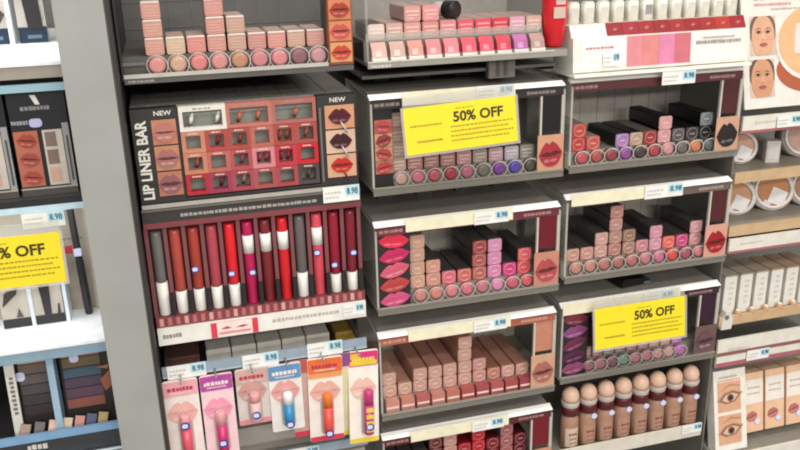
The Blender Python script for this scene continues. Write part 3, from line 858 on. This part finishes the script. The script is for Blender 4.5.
# yellow sale signs
def sign(x, z, w, h, label, rot, y=-.020):
    t = thing('sale_sign', label, 'sign', (x, y, z), 'yellow 50% OFF signs', rot)
    Y = M('#ecd41e', .5, var=.02)
    m = MB().box(0, w, 0, .0009, -h, 0, Y)
    k = M('#a08f1c', .6)
    m.text('50% OFF', w * .655, -h * .29, 0, h * .215, M('#35300f', .6), width=w * .45, bold=.03)
    m.bars(w * .46, w * .62, -h * .12, 0, h * .025, k, 6, 1)
    m.bars(w * .05, w * .33, -h * .40, 0, h * .04, k, 13, 2)
    m.bars(w * .10, w * .33, -h * .74, 0, h * .05, k, 11, 3)
    for i in range(4):
        m.bars(w * .40, w * (.97 - .04 * (i % 2)), -h * (.50 + .10 * i), 0, h * .038, k, 20, 4 + i)
    m.build('printed_card', t)
    MB().box(-.003, -.0003, -.0008, .0015, -h - .003, .001, RINGM).box(w + .0003, w + .003, -.0008, .0015, -h, .001, RINGM).box(0, w, .001, .0016, -h, .014, ACR).box(-.003, w + .003, -.0008, .0015, -h - .003, -h - .0003, RINGM).build('clear_holder', t)
    return t


sign(.2772, -.2030, .1505, .0590, 'larger yellow 50% OFF sign hanging on the upper middle tray', (math.radians(-7), math.radians(-2.3), 0))
sign(.5590, -.5195, .1500, .0620, 'smaller yellow 50% OFF sign hanging on lower right tray', (math.radians(-8), 0, 0))
sign(-.2890, -.3135, .1490, .0600, 'yellow sale sign cut by the left frame edge, left bay', (math.radians(-5), 0, 0))

# concealer bottles
t = thing('bottle_shelf', 'pale shelf carrying the row of round capped concealer bottles', 'shelf', (.5170, 0, -.775))
MB().box(0, .258, 0, .262, -.004, 0, M('#9a958c', .45)).build('board', t)
MB().box(0, .258, -.004, 0, -.010, .012, M('#d3cdc0', .4)).build('front_strip', t)
MB().box(0, .258, .2, .262, .0001, .130, M('#4a4643', .6)).build('back_panel', t)
price_tag(.7380, .7740, -.7755, -.7600, -.0062, 'price tag on shelf edge beneath the rightmost concealer bottle')
for k in range(8):
    x = .5500 + .0306 * k
    b = thing('concealer_bottle', f'concealer bottle with peach round cap, {ORD[k]} from left in the row', 'concealer bottle', (x - .0015, .020, -.7748), 'concealer bottles')
    b.scale = (1.14, 1.14, 1.025)
    MB().lathe([(.0100, 0), (.0124, .0015), (.0124, .053), (.0108, .058), (.0100, .060)], (0, 0, 0), (0, 0, 1), M('#a8826c', .35), 24).build('bottle', b)
    MB().lathe([(.0118, .0602), (.0124, .061), (.0124, .072), (.0114, .074)], (0, 0, 0), (0, 0, 1), M('#571a20', .35), 24).build('neck_band', b)
    MB().lathe([(.0116, .0742), (.0124, .076), (.0128, .081), (.0124, .083)], (0, 0, 0), (0, 0, 1), M('#bfb3ab', .25), 24).build('collar', b)
    prof = [(.0112, .0832)] + [(.0117 * math.cos(a), .0905 + .0145 * math.sin(a)) for a in [i * math.pi / 2 / 7 for i in range(7)]] + [(.0004, .1050)]
    MB().lathe(prof, (0, 0, 0), (0, 0, 1), M('#e3bda5', .4), 24).build('round_cap', b)
    lb = MB()
    arc = [(-.0126 * math.sin(a), -.0126 * math.cos(a)) for a in [(-50 + 10 * i) * math.pi / 180 for i in range(11)]]
    lb.prism(arc + [(x_ * .97, y_ * .97) for x_, y_ in arc[::-1]], .008, .040, M('#cbb7a4' if k == 0 else '#ad8874', .45), axis='z')
    lb.bars(-.006, .006, .030, -.0125, .004, M('#8f4a40', .5), 3, k).bars(-.005, .006, .022, -.0125, .003, M('#a5655a', .5), 4, k + 3).bars(-.005, .006, .015, -.0125, .002, M('#8a6a58', .5), 4, k + 5)
    lb.build('front_label', b)
    if k:
        MB().cyl((.004, -.0108, .056), (.004, -.0134, .0560), .0042, STICK, 14).build('sticker', b)

# ================================================================== FAR RIGHT BAY
t = thing('bay_divider', 'dark grey divider panel right of the concealer bottles', 'divider', (.7885, .006, -1.6))
MB().box(-.0012, .0012, 0, .256, 0, 1.40, M('#77736d', .5)).build('panel', t)
# tilted powder poster with two printed faces
pc = thing('poster_card', 'white poster card with two printed faces and a powder compact', 'poster', (.7965, .004, -.250), None, (math.radians(-13), 0, 0))
MB().box(0, .20, 0, .003, 0, .215, M('#d9d4cc', .5)).build('board', pc)


def face(x0, x1, z0, z1, skin, hair):
    w, h = x1 - x0, z1 - z0
    m = MB().box(x0, x1, -.0006, 0, z0, z1, M('#c9b3a4', .5))
    cx, cz = (x0 + x1) / 2, (z0 + z1) / 2
    el = lambda a, b, ra, rb, n=20: [(cx + a * w + ra * w * math.cos(2 * math.pi * i / n), cz + b * h + rb * h * math.sin(2 * math.pi * i / n)) for i in range(n)]
    cl = lambda p: [(min(max(a, x0), x1), min(max(b, z0), z1)) for a, b in p]
    m.prism(cl(el(0, .12, .52, .50)), -.0009, -.0006, M(hair, .6))
    m.prism([(cx - .16 * w, z0), (cx + .16 * w, z0), (cx + .14 * w, cz - .2 * h), (cx - .14 * w, cz - .2 * h)], -.0011, -.0006, M(skin, .5))
    m.prism(cl(el(0, -.03, .45, .56)), -.0013, -.0006, M(skin, .5))
    for s in (-1, 1):
        m.prism(el(s * .24, -.08, .10, .07, 14), -.0014, -.0013, M(mix(skin, '#c9705c', .18), .5))
        m.prism(el(s * .16, .09, .12, .05, 14), -.0014, -.0013, M(mix(skin, '#6a4232', .30), .5))
    for s in (-1, 1):
        m.prism(el(s * .18, .09, .105, .032, 12), -.0016, -.0013, M('#b39684', .4))
        m.prism(el(s * .18, .09, .050, .034, 10), -.0018, -.0016, M('#2c1d18', .4))
        m.prism(smooth_line([(cx + s * .06 * w, cz + .095 * h), (cx + s * .18 * w, cz + .128 * h), (cx + s * .30 * w, cz + .100 * h)]) + [(cx + s * .30 * w, cz + .090 * h), (cx + s * .18 * w, cz + .116 * h)], -.0019, -.0016, M('#3a261e', .5))
        m.prism([(cx + s * .05 * w, cz + .165 * h), (cx + s * .19 * w, cz + .205 * h), (cx + s * .34 * w, cz + .160 * h), (cx + s * .19 * w, cz + .178 * h)], -.0016, -.0013, M('#4a2f24', .5))
    m.prism([(cx - .02 * w, cz + .08 * h), (cx + .02 * w, cz + .08 * h), (cx + .06 * w, cz - .09 * h), (cx, cz - .115 * h), (cx - .06 * w, cz - .09 * h)], -.0017, -.0013, M(mix(skin, '#fff0e4', .18), .4))
    m.prism(el(0, -.105, .055, .012, 10), -.0019, -.0013, M('#a8745c', .5))
    lips_prints(m, cx, cz - .23 * h, w * .32, h * .095, '#a8544c', -.0013, .0)
    return m


face(.013, .056, .076, .131, '#cf9f82', '#6b5648').build('face_print', pc)
face(.010, .052, .016, .070, '#c4906f', '#5c4a3e').build('face_print', pc)
m = MB()
m.bars(.022, .13, .156, 0, .005, M('#8c8884', .5), 14, 2).bars(.022, .085, .147, 0, .004, M('#c98a90', .5), 14, 3).bars(.05, .12, .140, 0, .003, M('#a5a19c', .5), 12, 4)
m.build('print_lines', pc)
m = MB()
el = lambda cx, cz, a, b, n=32: [(cx + a * math.cos(2 * math.pi * i / n), cz + b * math.sin(2 * math.pi * i / n)) for i in range(n)]
m.prism(el(.118, .052, .062, .034), -.0009, 0, M('#a8583a', .4))
m.prism(el(.116, .088, .060, .053), -.0012, 0, M('#dcd6cf', .35)).prism(el(.116, .092, .056, .050), -.0016, 0, M('#d9ac80', .45))
m.prism([(.086, .075), (.128, .072), (.132, .115), (.090, .118)], -.0022, -.0016, M('#d3ccc4', .5))
m.build('compact_print', pc)


def rail(zt, zb, label, line='#a5606a', x0=.7915, y=-.002, W=.20):
    t = thing('price_rail', label, 'price rail', (x0, y, zb))
    h = zt - zb
    MB().box(0, W, 0, .004, 0, h, M('#dcd7cd', .4)).bars(.02, .06, h * .6, 0, h * .16, PALEINK, 8, 2).build('strip', t)
    MB().box(0, W, -.0006, 0, 0, h * .16, M(line, .5)).build('pink_line', t)
    MB().box(0, W, .004, .26, h * .2, h * .45, M('#7a7670', .5)).build('shelf_board', t)
    return t


rail(-.2590, -.2835, 'white price rail under the poster card with two faces')
price_tag(.8480, .8880, -.2790, -.2620, -.0050, 'price tag on the rail under the poster with two faces')
rail(-.4470, -.4700, 'white price rail under the lower row of powder compacts')
t = rail(-.6180, -.6660, 'tall white double price rail above the eye photo card')
MB().box(0, .20, -.0006, 0, .020, .026, M('#8a5a58', .5)).build('pink_line', t)
price_tag(.846, .888, -.6610, -.6435, -.0050, 'price tag on the double rail above the eye photo card')


def tan_ledge(z, label):
    t = thing('tan_ledge', label, 'ledge', (.7915, .006, z))
    MB().box(0, .20, 0, .256, -.004, .001, M('#8f867a', .5)).build('board', t)
    MB().box(0, .20, -.004, 0, -.012, .004, M('#c2a47f', .5)).build('front_strip', t)
    return t


tan_ledge(-.348, 'tan fronted ledge under the upper row of round powder compacts')
tan_ledge(-.432, 'tan fronted ledge under the lower row of round powder compacts')


def compact(x, y, z, R, powder, rim, label, turn, lab=True):
    t = thing('powder_compact', label, 'powder compact', (x, y, z), 'round powder compacts', (math.radians(-12), 0, turn))
    MB().lathe([(R * .92, -.0), (R, .003), (R, .028), (R * .94, .031)], (0, 0, R), (0, 1, 0), M(rim, .3), 36).build('case', t)
    MB().lathe([(R * .70, -.0012), (R * .74, .0)], (0, 0, R), (0, 1, 0), M(powder, .5), 32).build('powder', t)
    MB().ring((0, -.0005, R), (0, 1, 0), R * .82, R * .09, M('#e3ddd6', .25), 36, 8).build('rim', t)
    if lab:
        MB().prism([(-R * .3, R * .45), (R * .40, R * .2), (R * .66, R * .85), (-R * .02, R * 1.15)], -.0022, -.0014, M('#e3e0de', .4)).build('paper_label', t)
        MB().prism([(-R * .55, R * .30), (-R * .25, R * .15), (-R * .12, R * .40), (-R * .42, R * .55)], -.0028, -.0022, M('#d3d0e3', .4)).build('sticker', t)
    return t


compact(.836, .05, -.3465, .0265, '#cf9c86', '#d8d1ca', 'pale pink powder compact standing under the left end of the price rail', -.35)
t = thing('lipstick_block', 'plain white upright carton between the two upper powder compacts', 'carton', (.890, .05, -.3468), None, (0, 0, -.3))
MB().prism(rrect(0, 0, .022, .016, .002), 0, .034, M('#cfc9c4', .4), axis='z').build('carton', t)
MB().box(-.008, .008, -.0084, -.0080, .006, .028, M('#dbd6d1', .4)).build('front_label', t)
compact(.951, .05, -.3465, .0340, '#c9a08c', '#c4bdb8', 'large greyish powder compact at right edge, upper row', -.3, False)
compact(.838, .05, -.4305, .0300, '#c89668', '#dcd6cf', 'tan powder compact behind the red lips photo, lower row', -.45)
compact(.907, .05, -.4305, .0345, '#bd7c4a', '#d9d3cd', 'orange powder compact with white ring and label, lower row', -.30)
compact(.976, .05, -.4305, .0330, '#a97c5a', '#d9d3cd', 'brown powder compact at right edge of the lower row', -.3)
# white foundation cartons
tan_ledge(-.583, 'sparkly tan ledge under the row of white foundation cartons')
for k in range(6):
    x = .8150 + .0286 * k
    t = thing('foundation_carton', f'white narrow foundation carton with tan top, {ORD[k]} from left in the row', 'carton', (x, .014, -.5815), 'white foundation cartons')
    MB().box(-.0110, .0110, 0, .06, 0, .064, M('#dedad2', .4)).build('carton', t)
    MB().box(-.0108, .0108, .0005, .058, .0642, .0662, M(('#a89c90', '#aa9a8a', '#ad9884', '#b3987c', '#b0947a', '#ab8e74')[k], .5)).build('shade_top', t)
    q = MB()
    for j in range(5):
        q.bars(-.002, .006, .018 + j * .009, 0, .005, M('#c6c3bd', .5), 2, k * 7 + j)
    q.build('print_lines', t)
for k in range(5):
    t = thing('sample_pot', f'small shiny tan sample pot on the tan ledge, {ORD[k]} from left', 'sample pot', (.828 + .026 * k, .0065, -.5818), 'sample pots')
    MB().lathe([(.0045, 0), (.005, .001), (.005, .007), (.0042, .008)], (0, 0, 0), (0, 0, 1), M('#c79a70', .25), 14).build('pot', t)
    MB().lathe([(.0038, .0081), (.003, .0098)], (0, 0, 0), (0, 0, 1), M('#e8d9c6', .2), 14).build('lid', t)
t = thing('white_bracket', 'white plastic bracket left of the sample pots', 'bracket', (.795, -.0005, -.600))
MB().prism([(0, 0), (.018, 0), (.020, .016), (.014, .030), (.006, .030), (0, .012)], 0, .012, M('#d6d0c8', .4)).build('plate', t)
MB().cyl((.008, -.0006, .021), (.008, 0, .021), .004, M('#6b6660', .5), 14).build('hole', t)
# eye photo box and peach cartons
t = thing('eye_display', 'white framed display card with two eye photos at lower right', 'display', (.7960, -.020, -.815), None, (math.radians(-12), 0, 0))
MB().box(0, .0600, 0, .02, 0, .138, M('#e3ddd4', .4)).build('frame', t)
for i in range(2):
    z0 = .012 + i * .056
    q = MB().box(.007, .050, -.0008, 0, z0, z0 + .050, M('#cf9f80', .5)).build('photo_card', t)
    e = MB()
    cx, cz = .030, z0 + .022
    alm = [(cx - .020, cz - .002), (cx - .010, cz + .008), (cx + .004, cz + .011), (cx + .019, cz + .006), (cx + .008, cz - .006), (cx - .008, cz - .008)]
    sc = lambda f: [(cx + (a - cx) * f, cz + (b - cz) * f) for a, b in alm]
    e.prism(sc(1.25), -.0010, -.0008, M('#b98a6c', .5)).prism(sc(1.06), -.0012, -.0008, M('#8d5c46', .5)).prism(sc(.8), -.0014, -.0008, M('#c9b2a2', .4))
    e.prism(el(cx, cz + .001, .0062, .0062, 18), -.0017, -.0008, M('#6b4735', .3)).prism(el(cx, cz + .001, .0028, .0028, 12), -.0020, -.0008, M('#2a1a14', .2))
    e.prism([(cx - .020, cz + .013), (cx, cz + .021), (cx + .019, cz + .018), (cx + .019, cz + .0205), (cx, cz + .0245)], -.0012, -.0008, M('#b08468', .5))
    e.build('eye_print', q)
MB().bars(.01, .045, .126, 0, .004, M('#b5a9a0', .5), 9, 4).box(.007, .050, -.0005, 0, .1195, .1215, M('#cf9f80', .5)).build('print_lines', t)
for k in range(4):
    x = .8790 + .0415 * k
    t = thing('concealer_carton', f'peach and white concealer carton, {ORD[k]} from left beside the eye photos', 'carton', (x, -.004, -.800), 'peach concealer cartons', (math.radians(-10), 0, 0))
    MB().box(-.0185, .0185, 0, .034, 0, .104, M('#dfb798', .45)).build('carton', t)
    m = MB().box(-.0180, .0180, -.0006, 0, .050, .092, M('#e3dbd2', .45))
    m.bars(-.012, .012, .078, -.0006, .004, M('#b5aca2', .5), 5, k).bars(-.012, .012, .068, -.0006, .003, M('#b5aca2', .5), 6, k + 2)
    m.build('white_panel', t)
    lips_prints(MB(), -.004, .028, .022, .018, '#b56a68', 0, .0, .3).build('lips_print', t)
    MB().cyl((.006, -.0006, .018), (.006, -.0018, .018), .005, STICK, 14).build('sticker', t)
t = thing('price_rail', 'lowest white price rail under the eye photos and peach cartons', 'price rail', (.7915, -.032, -.8400))
MB().box(0, .22, 0, .004, 0, .025, M('#dcd7cd', .4)).box(.07, .078, -.0005, 0, .008, .018, M('#a58a98', .5)).build('strip', t)
MB().box(0, .22, .004, .294, .008, .0235, M('#8a857c', .5)).build('shelf_board', t)
for k in range(5):
    t = thing('concealer_tube', f'concealer tube with pale round cap, {ORD[k]} from left along bottom right corner', 'concealer', (.830 + .034 * k, .010, -.905), 'bottom right concealer tubes')
    MB().lathe([(.010, 0), (.012, .002), (.012, .032)], (0, 0, 0), (0, 0, 1), M(('#7a2a2e', '#5a3a34')[k % 2], .35), 18).build('tube', t)
    MB().lathe([(.0112, .0322), (.0108, .042), (.007, .048), (.0005, .050)], (0, 0, 0), (0, 0, 1), M('#d3a488', .35), 18).build('round_cap', t)
t = thing('bottle_shelf', 'shelf under the concealer tubes at the bottom right corner', 'shelf', (.7915, 0, -.909))
MB().box(0, .22, 0, .262, 0, .0038, M('#8a857c', .5)).build('board', t)
MB().box(0, .22, -.003, 0, -.004, .010, M('#cfc9bf', .4)).build('front_strip', t)

# ================================================================== LEFT BAY
LX = -.52
LW = -.108 - LX


def white_shelf(z, depth_z, label, fascia, zf):
    t = thing('white_shelf', label, 'shelf', (LX, 0, z))
    MB().prism([(0, -.004), (0, 0), (.062, depth_z), (.26, depth_z), (.26, -.004)], 0, LW, M('#f3f4f6', .3), axis='x').build('shelf_board', t)
    MB().box(0, LW, .002, .005, -zf, -.004, M(fascia, .4)).build('price_channel', t)
    return t


white_shelf(-.1215, .0135, 'bright white shelf at top of the left bay', '#9c958a', .018)
white_shelf(-.4655, .0020, 'bright white shelf in lower part of the left bay', '#86a2b4', .018)
t = thing('white_shelf', 'shelf with blue edge under the eyeshadow palettes', 'shelf', (LX, 0, -.6050))
MB().box(0, LW, .004, .26, -.004, 0, M('#3c3a3a', .5)).build('shelf_board', t)
MB().box(0, LW, 0, .004, .010, .0205, M('#7aa0c4', .3)).box(0, LW, .001, .004, -.006, .010, M('#35363a', .4)).bars(LW - .115, LW - .09, .002, .001, .008, PALEINK, 4, 3).build('price_channel', t)
t = thing('white_shelf', 'mid shelf with pale blue edge under the black lip kit packs', 'shelf', (LX, 0, -.2800))
MB().box(0, LW, .004, .26, -.004, 0, M('#4a4644', .5)).build('shelf_board', t)
MB().box(0, LW, 0, .004, -.0135, -.006, M('#bfd9e6', .3)).box(0, LW, .001, .004, -.006, .002, M('#262428', .4)).build('price_channel', t)
t = thing('backing_board', 'beige backing board behind the hanging brush cards, left bay', 'panel', (LX, .10, -.4630))
MB().box(0, LW, 0, .16, 0, .176, M('#a59a8c', .6)).build('panel', t)
MB().bars(LW - .07, LW - .02, .10, 0, .003, M('#7a7068', .5), 5, 5).build('print_lines', t)
price_tag(-.180, -.1335, -.3110, -.2930, -.0040, 'price tag above the yellow sale sign in the left bay', '8.98')
t = thing('bay_rail', 'pale blue clear rail over the black lip kit packs', 'rail', (LX, .010, -.1555))
MB().box(0, LW, 0, .004, 0, .009, clear('#b5dbe8', .75)).build('rail', t)
MB().box(0, .004, .004, .25, 0, .006, GREY).box(LW - .004, LW, .004, .25, 0, .006, GREY).build('bracket', t)
# top packs
for k, (xc, wd) in enumerate(((-.1445, .031), (-.1880, .034), (-.2310, .034))):
    t = thing('brush_pack', ('white pack with dark handle beside the grey post, top left', 'white pack with brown strokes, top left corner', 'white pack cut by the frame, far top left')[k], 'brush pack', (xc, .075, -.1079), 'packs on the top left shelf')
    MB().box(-wd / 2, wd / 2, 0, .012, 0, .13, M('#c9c4bc', .4)).build('card', t)
    MB().box(-wd / 2, wd / 2, -.0008, 0, 0, .018, M('#1f3348', .35)).box(-wd * .2, wd * .3, -.0012, -.0008, .005, .009, M('#6c8497', .3)).build('navy_band', t)
    if k == 0:
        MB().prism([(-.004, .016), (.012, .016), (.010, .075), (.004, .12), (-.004, .12), (-.008, .07)], -.004, -.0002, M('#2c2a2c', .4)).build('handle', t)
    else:
        MB().prism([(-.015, .030), (.010, .024), (.016, .034), (.0, .052), (-.016, .075)], -.003, -.0002, M('#4b403c', .5)).build('brush_print', t)
for k, xc in enumerate((-.1668, -.2100)):
    t = thing('shelf_divider', f'white divider fin between the top left packs, {("right", "left")[k]}', 'divider', (xc, .064, -.1080))
    MB().box(-.0025, .0025, 0, .10, 0, .13, M('#eef2f6', .3)).build('fin', t)
# black lip kits
for k, xc in enumerate((-.1470, -.2130, -.2790)):
    t = thing('lip_kit', ('black lip kit pack with three lip photos and three swatches beside post', 'black lip kit pack cut by the left frame edge', 'black lip kit pack beyond the left frame edge')[k], 'lip kit', (xc, .022, -.2798), 'black lip kits')
    MB().box(-.0310, .0310, 0, .02, 0, .1215, M('#1d1d22', .4)).build('pack', t)
    MB().bars(-.018, .014, .104, 0, .005, M('#8a8a90', .5), 9, 2).bars(-.030, -.012, .088, 0, .005, M('#9a9aa0', .5), 6, 3).prism([(-.006, .119), (.0, .119), (.004, .108), (-.001, .108)], -.0008, 0, M('#e3e3e0', .4)).build('print_lines', t)
    MB().prism(rrect(-.004, .087, .014, .010, .004), -.0010, 0, M('#b9bade', .4)).build('sticker', t)
    pcard = MB().box(-.0300, -.0040, -.0010, 0, .012, .078, M('#b0654f', .5)).build('photo_card', t)
    for j in range(3):
        lips_prints(MB(), -.0165, .023 + j * .022, .022, .017, ('#a5483c', '#9c4a42', '#a04438')[j], -.0010, .03, -.15).build('lips_print', pcard)
    sw = MB().box(.0010, .0225, -.0010, 0, .012, .078, M('#c3bab0', .45)).build('swatch_card', t)
    for j, c in enumerate(('#c3a08c', '#7c655c', '#7d6a66')):
        MB().box(.0035, .0155, -.0018, -.001, .0165 + j * .021, .0335 + j * .021, M(c, .5)).build('swatch', sw)
    MB().box(.0235, .0305, -.0012, 0, .010, .085, M('#9a9a98', .4)).box(.0262, .0285, -.0018, -.0012, .016, .070, M('#4c4c4c', .4)).build('side_strip', t)
    MB().box(-.0310, .0310, -.0018, 0, .0005, .0085, M('#4f4b48', .4)).box(-.0310, .0310, -.0025, -.0018, .0085, .0105, M('#a9a49c', .3)).build('front_lip', t)
# brush cards
for k, (xc, wd, nm) in enumerate(((-.1800, .036, 'second'), (-.2190, .034, 'third'))):
    t = thing('brush_card', ('white brush card with black base under the yellow sign, right of two', 'white brush card with black strokes under the yellow sign, left of two')[k], 'brush card', (xc, .066, -.4630), 'brush cards')
    MB().box(-wd / 2, wd / 2, 0, .008, 0, .10, M('#c2bab0', .45)).build('card', t)
    MB().box(-wd / 2, wd / 2, -.001, 0, 0, .012, M('#1f1d1f', .35)).build('black_base', t)
    if k == 0:
        MB().prism([(-.005, .012), (.003, .012), (.005, .06), (.008, .10), (-.006, .10), (-.008, .06)], -.003, -.0002, M('#2e2b2d', .4)).prism([(.010, .012), (.014, .012), (.014, .026), (.012, .026)], -.002, -.0002, M('#3a3432', .4)).build('brush_print', t)
    else:
        MB().prism([(-.014, .030), (.004, .046), (.008, .056), (-.010, .048)], -.003, -.0002, M('#3a3634', .5)).prism([(.0, .014), (.008, .014), (.004, .026)], -.002, -.0002, M('#57504c', .5)).build('brush_print', t)
for k, xc in enumerate((-.1580, -.1995)):
    t = thing('shelf_divider', f'pale blue divider fin between brush cards, {("right", "left")[k]}', 'divider', (xc, .0625, -.4632))
    MB().box(-.0022, .0022, 0, .03, 0, .10, M('#dbe7f2', .3)).build('fin', t)
t = thing('mascara_pack', 'long black mascara hanging on beige board right of yellow sign', 'mascara', (-.1340, .080, -.4630), None)
MB().lathe([(.0040, 0), (.0050, .002), (.0050, .075), (.0044, .077), (.0044, .150), (.003, .153)], (0, 0, 0), (-.02, 0, 1), M('#262326', .35), 16).build('tube', t)
MB().box(-.020, -.008, .002, .004, .086, .096, M('#b03038', .45)).box(-.006, .003, -.0068, -.0048, .084, .094, STICK).build('sticker', t)
t = thing('mascara_pack', 'black curved wand card half hidden behind the grey post', 'mascara', (-.1150, .090, -.4630), None)
MB().box(-.010, .012, .003, .008, 0, .155, M('#b3a89a', .5)).build('card', t)
MB().prism([(-.006, .150), (.0, .150), (.006, .10), (.010, .075), (.004, .07), (-.004, .10)], -.002, .003, M('#2a2727', .4)).build('wand_print', t)
# eyeshadow palettes
PAL = [('dark eyeshadow palette of grey pans next to white lettered strip', -.2080, .040, ['#2f2a2b', '#3b3234', '#4a4143', '#5a4f50', '#655850', '#c4a284'], -.0),
       ('colourful eyeshadow palette with orange, blue and plum pans beside post', -.1455, .062, ['#8a5048', '#5d3f55', '#4e3c50', '#3f5666', '#6a5a40', '#b57748'], -.0),
       ('eyeshadow palette beyond the left frame edge', -.2900, .040, ['#2f2a2b', '#3b3234', '#4a4143', '#5a4f50', '#655850', '#c4a284'], 0)]
for k, (lb, xc, wd, cs, _) in enumerate(PAL):
    t = thing('eyeshadow_palette', lb, 'eyeshadow palette', (xc, .036, -.6030), 'eyeshadow palettes', (math.radians(-8), 0, 0))
    MB().box(-wd / 2, wd / 2, 0, .008, 0, .118, M('#26221f', .4)).build('case', t)
    for j, c in enumerate(cs):
        MB().box(-wd * .45, wd * (.30 if k == 1 else .45), -.0012, 0, .026 + j * .0140, .0385 + j * .0140, M(c, .5)).build('pan', t)
    if k == 1:
        MB().prism([(wd * .26, .060), (wd * .46, .072), (wd * .47, .050), (wd * .34, .044)], -.0026, -.0012, M('#9a5a3c', .5)).prism([(wd * .2, .078), (wd * .46, .080), (wd * .44, .074)], -.0026, -.0012, M('#a8684a', .5)).build('leaf_print', t)
    MB().prism(rrect(-wd * (.2 if k == 1 else .42), .095 if k == 1 else .080, .011, .012, .004), -.0030, -.0012, STICK).build('sticker', t)
t = thing('palette_card', 'tall white card with vertical lettering beside the grey palette', 'card', (-.2340, .026, -.6035), None, (math.radians(-6), 0, 0))
MB().box(-.006, .0055, 0, .004, 0, .122, M('#d9d6ce', .45)).build('card', t)
m = MB()
for j in range(9):
    m.box(-.002 - .001 * (j % 2), .0025, -.0003, 0, .035 + j * .006, .039 + j * .006, M('#77736d', .5))
m.build('print_lines', t)
t = thing('shelf_divider', 'pale blue divider between the two eyeshadow palettes', 'divider', (-.1830, .012, -.6045))
MB().prism([(0, 0), (.03, 0), (.03, .135), (.010, .135)], -.0042, .0042, clear('#a9c6dd', .8), axis='x').build('fin', t)
PANS = [('cream', '#d3b096', -.1960), ('ivory', '#c9b89a', -.1790), ('rose', '#bf8078', -.1640), ('navy', '#2f3f66', -.1495), ('olive gold', '#a58f56', -.1350), ('mocha', '#9a7e70', -.2300), ('grey', '#5c5458', -.2130)]
for k, (nm, c, x) in enumerate(PANS):
    t = thing('sample_pan', f'{nm} eyeshadow sample pan leaning on ledge before the palettes', 'sample pan', (x, .0120, -.6045), 'eyeshadow sample pans', (math.radians(-28), math.radians(14), 0))
    MB().box(-.0062, .0062, .0012, .0030, 0, .027, M('#2a2624', .4)).build('pan', t)
    MB().box(-.0056, .0056, 0, .0012, .006, .0265, M(c, .5)).build('shade', t)
t = thing('counter_tray', 'pale tray edge at the bottom left corner below blue shelf edge', 'tray', (LX, .0, -.640))
MB().box(0, LW, 0, .26, 0, .004, M('#b9c6d2', .4)).build('board', t)
MB().box(0, LW, -.003, 0, 0, .020, M('#7d868f', .3)).box(LW - .06, LW, -.0035, -.003, .017, .020, M('#d3e1ea', .3)).build('front_lip', t)
# tube lamps under the canopy and shelf of the left bay
for (z, pw) in ((.165, 1.5), (-.2895, 0.55)):
    if pw:
        area('bay_lamp', (LX + LW / 2, .035, ZO + z), LW, .03, pw, (.90, .96, 1.0))
